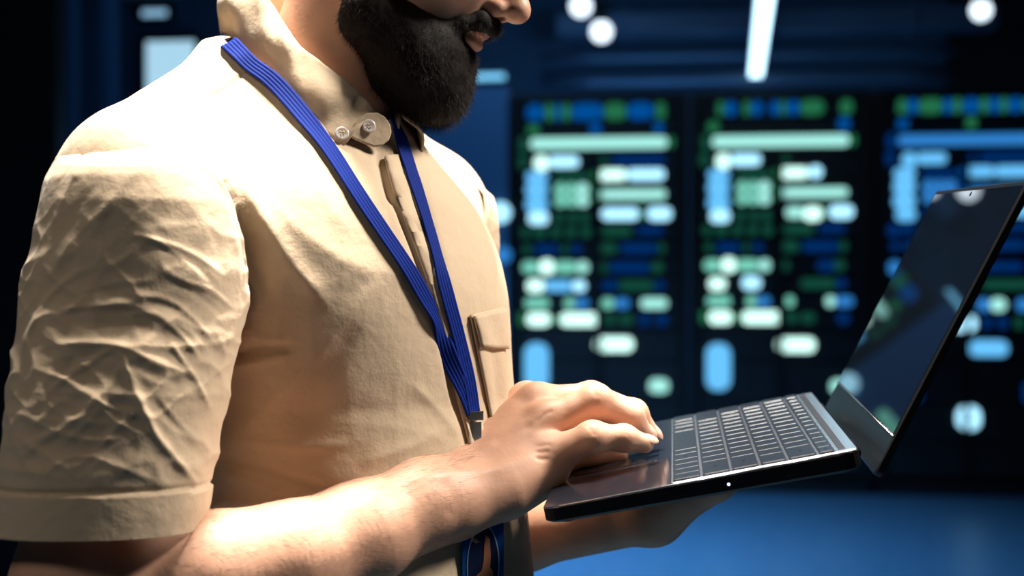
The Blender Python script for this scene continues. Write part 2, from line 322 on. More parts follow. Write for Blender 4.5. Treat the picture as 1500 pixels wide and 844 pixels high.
def text_mesh(tx, size):
    fc = bpy.data.curves.new('txt', 'FONT'); fc.body = tx; fc.size = size; fc.align_x = 'CENTER'; fc.align_y = 'CENTER'; fc.resolution_u = 3
    fo = bpy.data.objects.new('txt', fc); COL.objects.link(fo)
    bpy.context.view_layer.update(); me = bpy.data.meshes.new_from_object(fo.evaluated_get(bpy.context.evaluated_depsgraph_get()))
    bpy.data.objects.remove(fo); return me
def rr_prism(name, x0, x1, y0, y1, z0, z1, r, mat, parent, rb=0.0, n=6, taper=None):
    P = []
    for cx, cy, t0 in ((x1 - r, y1 - r, 0), (x0 + r, y1 - r, 1), (x0 + r, y0 + r, 2), (x1 - r, y0 + r, 3)):
        for t in np.linspace(0, math.pi / 2, n): P.append((cx + r * math.cos(t + t0 * math.pi / 2), cy + r * math.sin(t + t0 * math.pi / 2)))
    k = len(P); cx, cy = (x0 + x1) / 2, (y0 + y1) / 2
    def ins(p, d): return (p[0] - d * np.sign(p[0] - cx) * min(1, abs(p[0] - cx) / (abs(x1 - x0) / 2) * 1.0), p[1] - d * np.sign(p[1] - cy) * min(1, abs(p[1] - cy) / (abs(y1 - y0) / 2)))
    lay = [(z1, 0.0006), (z1 - 0.0006, 0)] + ([(z0 + rb * .5, 0), (z0 + rb * .15, rb * .5), (z0, rb * 1.3)] if rb else [(z0, 0)])
    V = []; F = []
    for z, d in lay:
        for p in P: q = ins(p, d); V.append((q[0], q[1], z + (taper(q[0]) if (taper and z < z1 - .002) else 0)))
    for a in range(len(lay) - 1):
        for i in range(k): F.append((a * k + i, (a + 1) * k + i, (a + 1) * k + (i + 1) % k, a * k + (i + 1) % k))
    F.append(tuple(range(k))); F.append(tuple(((len(lay) - 1) * k + i) for i in range(k))[::-1])
    me = bpy.data.meshes.new(name); me.from_pydata(V, [], F); me.update()
    return link(name, me, mat, parent)
base = rr_prism('base', -LD, 0.0, 0.0, LW, -0.0165, 0.0, 0.013, m_side, lap, rb=0.007, taper=lambda x: 0.0025 * min(1, max(0, -x / LD)))
rr_prism('deck', -LD + .0006, -.0006, .0006, LW - .0006, -0.001, 0.0006, 0.0126, m_body, lap)
chrome = tube('edge_trim', [(-LD + .014, .0008, .0004), (-.002, .0008, .0004)], .0006, m_silver, lap, 6)
XS = [-.1464, -.1228, -.0992, -.0765, -.0545, -.0310, -.0175]   # row borders from the space bar row to the function row
rr_prism('keyboard_well', -.1475, -.0010, .0060, LW - .0060, .0004, .0010, .002, m_silver, lap)
rr_prism('speaker_grille', -.0150, -.0092, .012, LW - .012, .0010, .0014, .001, m_grille, lap)
tp = rr_prism('touchpad', -.236, -.158, .124, .246, .0004, .0009, .003, m_pad, lap)
kv = LW - .016
rows = [([1, 1, 1, 1, 1.25, 1, 5, 1.25, 1, 1, 1.5], ['>', 'v', '<', 'Fn', 'Ctrl', 'Alt', '', 'Alt', 'Win', 'Fn', 'Ctrl']),
        ([2.3, 1, 1, 1, 1, 1, 1, 1, 1, 1, 1, 2.7], ['Shift', '/', '.', ',', 'M', 'N', 'B', 'V', 'C', 'X', 'Z', 'Shift']),
        ([2.2, 1, 1, 1, 1, 1, 1, 1, 1, 1, 1, 1, 1.8], ['Enter', "'", ';', 'L', 'K', 'J', 'H', 'G', 'F', 'D', 'S', 'A', 'Caps']),
        ([1.5, 1, 1, 1, 1, 1, 1, 1, 1, 1, 1, 1, 1, 1.5], ['\\', ']', '[', 'P', 'O', 'I', 'U', 'Y', 'T', 'R', 'E', 'W', 'Q', 'Tab']),
        ([2, 1, 1, 1, 1, 1, 1, 1, 1, 1, 1, 1, 1, 1], ['Back', '+', '-', '0', '9', '8', '7', '6', '5', '4', '3', '2', '1', '~']),
        ([1] * 15, ['Del', 'F12', 'F11', 'F10', 'F9', 'F8', 'F7', 'F6', 'F5', 'F4', 'F3', 'F2', 'F1', 'Esc', ''])]
for r, (ws, ls) in enumerate(rows):
    u = kv / sum(ws); y = .008; xa, xb = XS[r] + .0011, XS[r + 1] - .0011
    if r == 5: xb = XS[6] - .0006
    for wk, tx in zip(ws, ls):
        k = rr_prism('key', xa, xb, y + .0009, y + wk * u - .0009, .0010, .0027, .0016, m_key, lap, n=3)
        if tx:
            o = link('key_legend', text_mesh(tx, .0050 if len(tx) < 2 else .0032), m_legend, k)
            o.location = ((xa + xb) / 2, y + wk * u / 2, .00275); o.rotation_euler = (0, 0, -math.pi / 2)
        y += wk * u
for px, rr in ((1067, .0011),):
    bm = bmesh.new(); bmesh.ops.create_uvsphere(bm, u_segments=12, v_segments=8, radius=rr)
    me = bpy.data.meshes.new('power_light'); bm.to_mesh(me); bm.free()
    o = link('power_light', me, emit('power_light_white', (0.9, 0.95, 1.4), 2.5), lap); o.location = (-.1035, .0, -.0072)
for px in (-.055, -.14):                                     # ports on the near side, barely raised
    box('side_port', (px - .006, px + .006, -.0004, .004, -.0095, -.0055), m_body, lap, .0008)
# lid
ANG = math.radians(180 - 128); HX, HN = 0.0065, -0.021
lid_up = (lx * math.cos(ANG) + ln * math.sin(ANG)); lid_n = lv.cross(lid_up)             # lid_n looks at the user or away
if lid_n.dot(lu) < 0: lid_n = -lid_n
LH = 0.252
E4 = LM.inverted() @ Matrix(((lv.x, lid_up.x, lid_n.x, 0), (lv.y, lid_up.y, lid_n.y, 0), (lv.z, lid_up.z, lid_n.z, 0), (0, 0, 0, 1)))
E4.translation = Vector((HX, 0.0, HN))
if E4.to_3x3().determinant() < 0: print('LEFT HANDED LID')
lid = rr_prism('lid', 0.003, LW - .003, 0.0, LH, -.0075, -.0006, .005, m_side, lap, rb=.003); lid.matrix_local = E4
sc = rr_prism('bezel', 0.0036, LW - .0036, 0.0006, LH - .0006, -.0012, 0.0, .0046, m_bezel, lid)
scg = rr_prism('screen', 0.0060, LW - .0060, .0345, LH - .004, -.0006, .0006, .002, m_glass, lid)
tube('screen_edge', [(.004, .0335, .0004), (LW - .004, .0335, .0004)], .0006, m_silver, lid, 6)
tube('lid_top_edge', [(.006, LH - .0002, -.003), (LW - .006, LH - .0002, -.003)], .0010, m_silver, lid, 6)
tube('webcam', [(LW / 2, LH - .008, .0002), (LW / 2, LH - .008, .0009)], [.0025, .0022], m_body, lid, 14)
for y0 in (.05, LW - .09):
    tube('hinge', [(-.001, y0, -.0105), (-.001, y0 + .04, -.0105)], .0065, m_side, lap, 14)
for (fx, fy) in ((-.235, .03), (-.235, LW - .03), (-.02, .03), (-.02, LW - .03)):
    tube('rubber_foot', [(fx, fy, -.013), (fx, fy, -.0180)], [.006, .0055], m_bezel, lap, 14)

# ------------------------------------------------------------------ implicit surfaces: sparse surface nets
def smin(a, b, k):
    h = np.clip(0.5 + 0.5 * (b - a) / k, 0, 1); return b + (a - b) * h - k * h * (1 - h)
def cone(P, a, b, ra, rb):
    a = np.array(a, np.float32); ab = np.array(b, np.float32) - a; d = P - a
    t = np.clip((d @ ab) / max(1e-9, float(ab @ ab)), 0, 1); q = d - t[:, None] * ab
    return np.sqrt((q * q).sum(1)) - (ra + (rb - ra) * t)
def chain(P, pts, rs, k=0.0):
    d = None
    for i in range(len(pts) - 1):
        e = cone(P, pts[i], pts[i + 1], rs[i], rs[i + 1]); d = e if d is None else (smin(d, e, k) if k else np.minimum(d, e))
    return d
def ellip(P, c, axes, r):
    q = (P - np.array(c, np.float32)) @ np.array(axes, np.float32).T; r = np.array(r, np.float32)
    k0 = np.sqrt(((q / r) ** 2).sum(1)); k1 = np.sqrt(((q / (r * r)) ** 2).sum(1)); return k0 * (k0 - 1) / np.maximum(k1, 1e-6)
OFFS = np.array([(i, j, k) for i in (0, 1) for j in (0, 1) for k in (0, 1)])
EDG = [(a, b) for a in range(8) for b in range(a + 1, 8) if abs(OFFS[a] - OFFS[b]).sum() == 1]
def mesh_sdf(groups, lo, hi, h, k=0.012, bs=8):
    """groups: list of (lo, hi, function); smooth union of all."""
    lo = np.array(lo, float); hi = np.array(hi, float); nb = np.ceil((hi - lo) / (bs * h)).astype(int)
    dims = nb * bs + 4
    B = np.stack(np.meshgrid(*[np.arange(n) for n in nb], indexing='ij'), -1).reshape(-1, 3)
    def ev(P, blo, bhi, mar):
        d = None
        for g in groups:
            if np.any(np.array(g[0]) - mar > bhi) or np.any(np.array(g[1]) + mar < blo): continue
            e = g[2](P); d = e if d is None else smin(d, e, k)
        return np.full(len(P), 1.0, np.float32) if d is None else d
    C = (lo + (B + 0.5) * bs * h).astype(np.float32); keep = np.zeros(len(B), bool)
    for i in range(0, len(B), 20000): keep[i:i + 20000] = np.abs(ev(C[i:i + 20000], lo, hi, 1e3)) < 1.25 * bs * h
    B = B[keep]; sc = (B // 3); o = np.lexsort((sc[:, 2], sc[:, 1], sc[:, 0])); B = B[o]
    cn = np.stack(np.meshgrid(*[np.arange(bs + 1)] * 3, indexing='ij'), -1).reshape(-1, 3)
    keys = []; pos = []; fk = []
    st = np.array([dims[1] * dims[2], dims[2], 1], np.int64)
    for i in range(0, len(B), 120):
        b = B[i:i + 120]; G = b[:, None] * bs + cn[None]; P = (lo + G.reshape(-1, 3) * h).astype(np.float32)
        v = ev(P, P.min(0), P.max(0), 0.05).reshape(len(b), bs + 1, bs + 1, bs + 1)
        c8 = np.stack([v[:, x:bs + x, y:bs + y, z:bs + z] for x, y, z in OFFS], -1)
        s = c8 < 0; n = s.sum(-1); act = (n > 0) & (n < 8); bi, x, y, z = np.nonzero(act)
        if not len(bi): continue
        vals = c8[bi, x, y, z]; cell = b[bi] * bs + np.stack([x, y, z], 1)
        acc = np.zeros((len(bi), 3)); cnt = np.zeros(len(bi))
        for p, q in EDG:
            m = (vals[:, p] < 0) != (vals[:, q] < 0); t = np.where(m, vals[:, p] / np.where(m, vals[:, p] - vals[:, q], 1), 0)
            pt = OFFS[p] + t[:, None] * (OFFS[q] - OFFS[p]); acc += np.where(m[:, None], pt, 0); cnt += m
        pos.append(lo + (cell + acc / cnt[:, None]) * h); keys.append((cell + 1) @ st)
        for ax, q in ((0, 4), (1, 2), (2, 1)):
            m = (vals[:, 0] < 0) != (vals[:, q] < 0); c = cell[m] + 1; e1, e2 = [np.eye(3, dtype=int)[(ax + w) % 3] for w in (1, 2)]
            f = np.stack([c @ st, (c - e1) @ st, (c - e1 - e2) @ st, (c - e2) @ st], 1); fl = vals[m, 0] >= 0; f[fl] = f[fl][:, ::-1]; fk.append(f)
    keys = np.concatenate(keys); pos = np.concatenate(pos); o = np.argsort(keys); keys = keys[o]; pos = pos[o]
    fk = np.concatenate(fk); ix = np.clip(np.searchsorted(keys, fk), 0, len(keys) - 1); ok = (keys[ix] == fk).all(1)
    return pos, ix[ok]
def to_mesh(name, V, F):
    me = bpy.data.meshes.new(name); me.vertices.add(len(V)); me.vertices.foreach_set('co', np.asarray(V, np.float32).ravel())
    me.loops.add(F.size); me.loops.foreach_set('vertex_index', F.astype(np.int32).ravel())
    me.polygons.add(len(F)); me.polygons.foreach_set('loop_start', np.arange(0, F.size, F.shape[1], dtype=np.int32))
    me.update(calc_edges=True); me.validate(); return smooth(me)
def normals(V, F):
    n = np.cross(V[F[:, 2]] - V[F[:, 0]], V[F[:, 3]] - V[F[:, 1]]); o = np.zeros_like(V)
    for c in range(4):
        for a in range(3): o[:, a] += np.bincount(F[:, c], n[:, a], len(V))
    return o / np.maximum(np.linalg.norm(o, axis=1, keepdims=True), 1e-12)
def relax(V, F, it=2, lam=0.5):
    e = np.vstack([F[:, [0, 1]], F[:, [1, 2]], F[:, [2, 3]], F[:, [3, 0]]])
    deg = np.bincount(e[:, 0], minlength=len(V)) + np.bincount(e[:, 1], minlength=len(V))
    for _ in range(it):
        s = np.stack([np.bincount(e[:, 0], V[e[:, 1], a], len(V)) + np.bincount(e[:, 1], V[e[:, 0], a], len(V)) for a in range(3)], 1)
        V = V + lam * (s / np.maximum(deg, 1)[:, None] - V)
    return V
def proj(V): return np.stack([750 + FPX * V[:, 0] / V[:, 1], 422 - FPX * (V[:, 2] - CAMZ) / V[:, 1]], 1)
def fold(V, Nn, lines, eye=None):
    """press cloth folds into the side of V they were measured on: (pixel polyline, height mm, width px)"""
    px = proj(V); view = V - np.array((0, 0, CAMZ)); view /= np.linalg.norm(view, axis=1, keepdims=True)
    face = np.clip(-(Nn * view).sum(1) * 3.0 + 0.25, 0, 1); D = np.zeros(len(V))
    for pts, amp, wd in lines:
        pts = catmull(pts, 4 * len(pts)); lo = pts.min(0) - 3 * wd; hi = pts.max(0) + 3 * wd
        m = np.nonzero((px > lo).all(1) & (px < hi).all(1) & (face > 0))[0]
        if not len(m): continue
        seg = np.linalg.norm(np.diff(pts, axis=0), axis=1); cum = np.r_[0, np.cumsum(seg)]; best = np.full(len(m), 1e9); tt = np.zeros(len(m))
        for i in range(len(pts) - 1):
            ab = pts[i + 1] - pts[i]; d = px[m] - pts[i]; t = np.clip((d @ ab) / (ab @ ab + 1e-9), 0, 1); q = d - t[:, None] * ab; r = np.sqrt((q * q).sum(1))
            b = r < best; best[b] = r[b]; tt[b] = (cum[i] + t[b] * seg[i]) / cum[-1]
        D[m] += amp * 1e-3 * (np.exp(-(best / wd) ** 2) if amp < 0 else .35 * np.exp(-(best / wd) ** 2) + .65 * np.exp(-1.15 * np.sqrt((best / wd) ** 2 + .02))) * np.clip(np.minimum(tt, 1 - tt) * 5 + 0.15, 0, 1)
    return V + Nn * (D * face)[:, None]
_perm = rng.permutation(256)
def vnoise(P):
    i = np.floor(P).astype(int); f = P - i; f = f * f * (3 - 2 * f); out = 0
    g = lambda a, b, c: _perm[(_perm[(_perm[a & 255] + b) & 255] + c) & 255] / 127.5 - 1
    for dx in (0, 1):
        for dy in (0, 1):
            for dz in (0, 1):
                out = out + g(i[:, 0] + dx, i[:, 1] + dy, i[:, 2] + dz) * (f[:, 0] if dx else 1 - f[:, 0]) * (f[:, 1] if dy else 1 - f[:, 1]) * (f[:, 2] if dz else 1 - f[:, 2])
    return out
def ridged(P): return (1 - np.abs(vnoise(P))) ** 3
def v3(p): return np.array(p, float)

# ------------------------------------------------------------------ the man: frames
TH = math.radians(37)
FW = v3((math.cos(TH), -math.sin(TH), 0)); LT = v3((math.sin(TH), math.cos(TH), 0)); UP = v3((0, 0, 1))
MID = v3((-.208, 1.264, 0))
def bd(f, l, z): return MID + FW * f + LT * l + UP * z
AX = np.array([FW, LT, UP])
TZ = np.array([(.90, .150, .145, .090), (1.00, .152, .150, .094), (1.10, .154, .152, .093), (1.18, .155, .152, .083), (1.25, .158, .150, .072), (1.32, .164, .148, .062),
               (1.38, .174, .144, .052), (1.43, .180, .128, .042), (1.47, .150, .108, .037), (1.50, .115, .094, .034), (1.53, .088, .080, .030), (1.58, .068, .070, .026)])
_zz = np.linspace(.90, 1.58, 200)
TA, TB, TS = [np.interp(np.linspace(.9, 1.58, 200), TZ[:, 0], TZ[:, c]) for c in (1, 2, 3)]
_k = np.ones(15) / 15
TA, TB, TS = [np.convolve(np.pad(a, 7, 'edge'), _k, 'valid') for a in (TA, TB, TS)]
def stack(f, l, z, zs, A, B, z0, z1, e=2.4):
    a = np.interp(z, zs, A); b = np.interp(z, zs, B); r = np.sqrt(f * f + l * l)
    k = ((np.abs(l) / a) ** e + (np.abs(f) / b) ** e) ** (1 / e); k = np.maximum(k, 1e-4)
    d = np.where(k > 0.05, r * (1 - 1 / k), -np.minimum(a, b)) * 0.93
    return np.maximum(d, np.maximum(z - z1, z0 - z))
SHR = v3(at(200, 288, 1.092)); SHL = v3(bd(.012, .178, 1.452))
def torso_sdf(P):
    z = P[:, 2]; q = P - MID.astype(np.float32); dy = np.interp(z, [1.28, 1.46], [.042, 0]).astype(np.float32)     # the waist stands further back than the shoulders
    q = q + np.stack([dy * .165, -dy, 0 * dy], 1); f, l = q @ FW.astype(np.float32), q @ LT.astype(np.float32)
    d = stack(f - np.interp(z, _zz, TS).astype(np.float32), l, z, _zz, TA, TB, .92, 1.585)
    for s, J in ((-1, SHR), (1, SHL)):
        d = smin(d, cone(P, bd(-.022, s * .040, 1.556), J + UP * .016, .050, .054), .05)
        d = smin(d, ellip(P, J + UP * -.01, AX, (.074, .060, .070)), .03)
    return d
# sleeves: sections measured down the arm (centre, half width along the view, half depth)
def sleeve_rows(rows):
    z, cx, cy, a, b = [], [], [], [], []
    for py, xl, xr, D, dp in rows:
        p = at((xl + xr) / 2, py, D); z.append(p.z); cx.append(p.x); cy.append(p.y); a.append((xr - xl) / 2 * D / FPX); b.append(dp)
    o = np.argsort(z); return [np.array(q)[o] for q in (z, cx, cy, a, b)]
RS = sleeve_rows([(235, 118, 300, 1.072, .056), (265, 96, 318, 1.071, .065), (300, 82, 338, 1.070, .070), (350, 65, 352, 1.068, .071), (400, 48, 358, 1.065, .071), (450, 40, 356, 1.062, .070), (520, 33, 340, 1.050, .068),
                  (600, 24, 320, 1.040, .065), (680, 14, 307, 1.031, .062), (740, 6, 298, 1.026, .060), (778, 0, 289, 1.023, .059), (860, -8, 284, 1.018, .059)])
def sleeveR_sdf(P):
    z = P[:, 2]; x = P[:, 0] - np.interp(z, RS[0], RS[1]); y = P[:, 1] - np.interp(z, RS[0], RS[2])
    d = stack(y.astype(np.float32), x.astype(np.float32), z, RS[0], RS[3], RS[4], 1.10, 1.468, 2.2)
    return smin(d, ellip(P, SHR + UP * -.01, AX, (.074, .060, .070)), .035)
def sleeveL_sdf(P):
    z = P[:, 2]; x = P[:, 0] - np.interp(z, [1.1, 1.45], [-.088, SHL[0]]); y = P[:, 1] - np.interp(z, [1.1, 1.45], [1.432, SHL[1]])
    zs = np.array([1.1, 1.2, 1.3, 1.4, 1.47])
    d = stack(y.astype(np.float32), x.astype(np.float32), z, zs, np.array([.066, .068, .07, .07, .06]), np.array([.066, .068, .07, .07, .06]), 1.12, 1.46, 2.2)
    return smin(d, ellip(P, SHL + UP * -.01, AX, (.074, .060, .070)), .035)

# ------------------------------------------------------------------ the man: body (one continuous skin)
m_skin = principled('skin', (0.60, 0.335, 0.225), 0.50, 0, 0.45, Subsurface_Weight=0.12, Subsurface_Radius=(0.012, 0.004, 0.002), Subsurface_Scale=0.5)
noise_bump(m_skin, [(260, 0.0006), (900, 0.0002), (38, 0.001)], 0.35, colvar=0.10)
person = empty('person', 'bearded man in a beige short-sleeved shirt, typing on the laptop he holds', 'person', bd(0.02, 0, 0))
ELR = v3(at(118, 884, 1.018)); WRN = v3(at(664, 741, 1.142)); WRF = v3(at(648, 690, 1.182))
def armR(P):
    d = cone(P, SHR + UP * -.01, ELR, .056, .047)
    fa = [ELR, v3(at(315, 846, 1.034)), v3(at(425, 824, 1.055)), v3(at(528, 783, 1.092)), v3(at(612, 739, 1.132)), v3(at(662, 712, 1.162))]
    e = chain(P, fa, [.048, .0465, .0435, .0390, .0340, .030], .02)
    d = smin(d, e, .03)
    d = smin(d, cone(P, v3(at(600, 745, 1.125)), WRN, .026, .0235), .02)
    return smin(d, cone(P, v3(at(600, 722, 1.142)), WRF, .026, .0225), .02)
FNG = {  # right hand: knuckle, middle joint, end joint, tip, and radii
    'pinky': ([(799, 672, 1.186), (868, 641, 1.170), (914, 642, 1.176), (944, 650, 1.181)], [.0175, .0136, .0110, .0090]),
    'ring': ([(800, 622, 1.206), (872, 587, 1.203), (922, 611, 1.212), (943, 634, 1.218)], [.0180, .0145, .0125, .0092]),
    'middle': ([(786, 594, 1.232), (866, 583, 1.236), (928, 606, 1.240), (952, 635, 1.244)], [.0180, .0142, .0124, .0092]),
    'index': ([(772, 591, 1.256), (846, 588, 1.268), (900, 606, 1.272), (926, 632, 1.270)], [.0170, .0140, .0122, .0092])}
TMB = ([(690, 700, 1.205), (790, 682, 1.232), (866, 662, 1.236), (908, 665, 1.240)], [.020, .0155, .0118, .0096])
for kk in FNG: FNG[kk] = ([v3(at(*p)) for p in FNG[kk][0]], FNG[kk][1])
TMB = ([v3(at(*p)) for p in TMB[0]], TMB[1])
def hand_sdf(P, fngs, thumb, w_near, w_far, wr, heel, palm_dn, knuckle_r=.0055):
    """palm from metacarpals, five separate fingers; hard union between fingers keeps the gaps"""
    names = list(fngs); palm = None
    for i, nme in enumerate(names):
        t = i / 3.0; wpt = w_near * (1 - t) + w_far * t
        e = cone(P, wpt, fngs[nme][0][0], wr, fngs[nme][1][0] * .92); palm = e if palm is None else smin(palm, e, .014)
    palm = smin(palm, chain(P, heel[0], heel[1]), .02)
    palm = smin(palm, cone(P, thumb[0][0], thumb[0][1], thumb[1][0], thumb[1][1]), .018)
    for nme in names:                                           # knuckles stand up a little
        palm = smin(palm, np.sqrt(((P - (fngs[nme][0][0] - palm_dn * .008).astype(np.float32)) ** 2).sum(1)) - fngs[nme][1][0] * .66, .010)
    d = palm
    for nme in names + ['thumb']:
        pts, rs = fngs[nme] if nme in fngs else (thumb[0][1:], thumb[1][1:])
        e = chain(P, pts, [r * .96 for r in rs], .004)
        for j in range(1, len(pts) - 1): e = smin(e, np.sqrt(((P - pts[j].astype(np.float32)) ** 2).sum(1)) - rs[j] * 1.03, .006)
        d = np.minimum(d, smin(palm, e, .011))
    return d
dnR = v3((0.10, 0.30, -0.95))
def handR(P):
    heel = ([v3(at(676, 742, 1.150)), v3(at(742, 722, 1.166)), v3(at(798, 696, 1.184))], [.0225, .0235, .0185])
    return hand_sdf(P, FNG, TMB, WRN, WRF, .0215, heel, dnR)
# left hand: palm up under the laptop
def lap_pt(x, y, n): return v3(LM @ Vector((x, y, n)))
ELL = v3((-.072, 1.432, 1.130)); WRL = lap_pt(-.178, .215, -.062)
LF = {}
for i, (nme, yy, xt, ln_) in enumerate((('pinky', .178, -.052, .0), ('ring', .200, -.030, .0), ('middle', .222, -.022, .0), ('index', .244, -.032, .0))):
    k0 = -.108 if nme in ('middle', 'ring') else -.113
    LF[nme] = ([lap_pt(k0, yy, -.034), lap_pt(k0 + (xt - k0) * .5, yy + .002, -.0315), lap_pt(k0 + (xt - k0) * .78, yy + .003, -.030), lap_pt(xt, yy + .003, -.0285)], [.0155, .0125, .0112, .0090])
LT_ = ([lap_pt(-.165, .232, -.047), lap_pt(-.135, .262, -.038), lap_pt(-.105, .282, -.0315), lap_pt(-.080, .290, -.0300)], [.019, .0155, .0128, .0100])
def handL(P):
    heel = ([WRL, lap_pt(-.150, .192, -.043), lap_pt(-.118, .184, -.036)], [.026, .021, .017])
    return hand_sdf(P, LF, LT_, WRL + (lap_pt(0, -.012, 0) - lap_pt(0, 0, 0)), WRL + (lap_pt(0, .012, 0) - lap_pt(0, 0, 0)), .022, heel, -v3(ln) * -1)
def armL(P):
    d = cone(P, SHL + UP * -.01, ELL, .055, .046)
    w_ = WRL; m = ELL * .62 + w_ * .38 - UP * .004
    return smin(d, chain(P, [ELL, m, w_], [.047, .044, .028], .02), .03)
# head, facing along HD and bent down towards the keys
HY = math.radians(9); HP = math.radians(27)
_h = v3((math.cos(HY), -math.sin(HY), 0)); HS = v3((math.sin(HY), math.cos(HY), 0))
HD = _h * math.cos(HP) - UP * math.sin(HP); HU = UP * math.cos(HP) + _h * math.sin(HP)
SN = v3(at(722, 25, 1.222)); HAX = np.array([HD, HS, HU])
def hp(h, s, u): return SN + HD * h + HS * s + HU * u
def head(P):
    d = ellip(P, hp(-.105, 0, .085), HAX, (.097, .076, .098))
    d = smin(d, ellip(P, hp(-.060, 0, .010), HAX, (.056, .058, .085)), .03)
    for s in (-1, 1):
        d = smin(d, cone(P, hp(-.105, s * .050, -.030), hp(-.022, s * .012, -.058), .018, .015), .025)
        d = smin(d, ellip(P, hp(-.038, s * .040, .024), HAX, (.026, .024, .022)), .02)
        d = smin(d, cone(P, hp(-.012, s * .008, .066), hp(-.030, s * .045, .066), .012, .012), .012)
        d = smin(d, ellip(P, hp(.001, s * .0125, .007), HAX, (.011, .0075, .0085)), .007)
        e = ellip(P, hp(-.118, s * .078, .040), np.array([HD * .96 + HS * s * .28, HS * s * .96 - HD * .28, HU]), (.018, .006, .031))
        e = np.maximum(e, -ellip(P, hp(-.113, s * .086, .043), HAX, (.010, .006, .019)))
        d = smin(d, e, .005)
        d = np.maximum(d, -ellip(P, hp(-.006, s * .034, .046), HAX, (.017, .016, .011)) + .0) if False else d
    d = smin(d, cone(P, hp(-.012, 0, .056), hp(.016, 0, .016), .0085, .0120), .010)
    d = smin(d, ellip(P, hp(.0165, 0, .0135), HAX, (.012, .0125, .0105)), .006)
    d = smin(d, ellip(P, hp(-.0075, 0, -.0165), HAX, (.012, .022, .0065)), .007)
    d = smin(d, ellip(P, hp(-.0085, 0, -.0290), HAX, (.012, .019, .0070)), .006)
    d = smin(d, ellip(P, hp(-.020, 0, -.060), HAX, (.016, .020, .014)), .012)
    for s in (-1, 1):
        d = -smin(-d, ellip(P, hp(.004, s * .0065, .0005), HAX, (.0075, .0042, .0065)), .003)        # nostrils
        d = -smin(-d, ellip(P, hp(.002, s * .034, .046), HAX, (.020, .019, .012)), .012)              # eye sockets
    return d
def neck(P):
    d = cone(P, bd(.012, 0, 1.49), hp(-.125, 0, .000), .062, .060)
    return smin(d, cone(P, bd(.072, 0, 1.51), hp(-.085, 0, -.040), .020, .026), .04)
def bb(pts, m): pts = np.array(pts); return pts.min(0) - m, pts.max(0) + m
def torso_in(P): return np.maximum(torso_sdf(P) + .013, P[:, 2] - 1.555)
G = [(*bb([bd(.05, 0, .92), bd(.05, 0, 1.56), SHR, SHL], .25), torso_in), (*bb([bd(0, 0, 1.45), hp(-.125, 0, 0)], .09), neck), (*bb([hp(-.1, 0, .08), hp(-.05, 0, 0)], .125), head),
     (*bb([SHR, ELR, WRN, WRF], .06), armR), (*bb(sum([f[0] for f in FNG.values()], []) + TMB[0] + [WRN, WRF], .04), handR),
     (*bb([SHL, ELL, WRL], .06), armL), (*bb(sum([f[0] for f in LF.values()], []) + LT_[0] + [WRL], .04), handL)]
lo, hi = np.array([g[0] for g in G]).min(0), np.array([g[1] for g in G]).max(0)
BH = 0.0017
bV, bF = mesh_sdf(G, lo, hi, BH)
bV = relax(bV, bF, 2, .5)
bN = normals(bV, bF)
# tendons, knuckle creases and veins on the back of the right hand
bV = fold(bV, bN, [([(660, 640), (720, 610), (768, 575)], 1.2, 9), ([(690, 668), (745, 638), (795, 605)], 1.5, 9), ([(690, 700), (745, 682), (790, 662)], 1.3, 9),
                   ([(720, 652), (760, 630), (782, 622)], -1.6, 6), ([(785, 620), (800, 606), (812, 602)], -0.9, 3),
                   ([(782, 664), (797, 662), (806, 662)], -0.7, 3), ([(784, 671), (796, 673), (804, 671)], -0.8, 3), ([(786, 655), (800, 652), (808, 653)], -0.5, 3),
                   ([(864, 566), (870, 574), (876, 583)], -0.4, 3), ([(858, 622), (866, 630), (872, 641)], -0.4, 3), ([(560, 720), (620, 700), (690, 690), (740, 690)], 1.0, 8), ([(655, 760), (665, 735), (650, 700)], -1.2, 10)], None)
bN = normals(bV, bF)
body_me = to_mesh('body', bV, bF)
body = link('body', body_me, m_skin); 
print('body', len(bV), time.time() - T0)
def adopt(o, p=None):
    p = p or person; bpy.context.view_layer.update(); mw = o.matrix_world.copy(); o.parent = p; o.matrix_parent_inverse = p.matrix_world.inverted(); return o
adopt(body)
# fingernails
m_nail = principled('fingernail', (0.72, 0.42, 0.32), 0.25, 0, 0.6)
def nail(tip, prev, up, r):
    d = tip - prev; d /= np.linalg.norm(d); up = up - d * (up @ d); up /= np.linalg.norm(up); s = np.cross(d, up)
    bm = bmesh.new(); bmesh.ops.create_uvsphere(bm, u_segments=16, v_segments=10, radius=1)
    c = tip + d * r * .30 + up * r * .62
    for v in bm.verts:
        x, y, z = v.co; X = x * r * .95; Y = y * r * .72
        z = z * r * .16 + r * .26 - (Y / r) ** 2 * r * .62 - max(0, X / r) ** 2 * r * .25
        v.co = Vector(c + d * X + s * Y + up * z)
    me = bpy.data.meshes.new('fingernail'); bm.to_mesh(me); bm.free(); smooth(me); adopt(link('fingernail', me, m_nail))
for kk in FNG: nail(FNG[kk][0][3], FNG[kk][0][2], v3((.50, -.30, .8)) if kk == 'pinky' else v3((.70, -.25, .65)), FNG[kk][1][3])
nail(TMB[0][3], TMB[0][2], v3((.35, -.25, .9)), TMB[1][3])
for kk in LF: nail(LF[kk][0][3], LF[kk][0][2], -v3(ln), LF[kk][1][3])
nail(LT_[0][3], LT_[0][2], -v3(ln) + v3(lv), LT_[1][3])
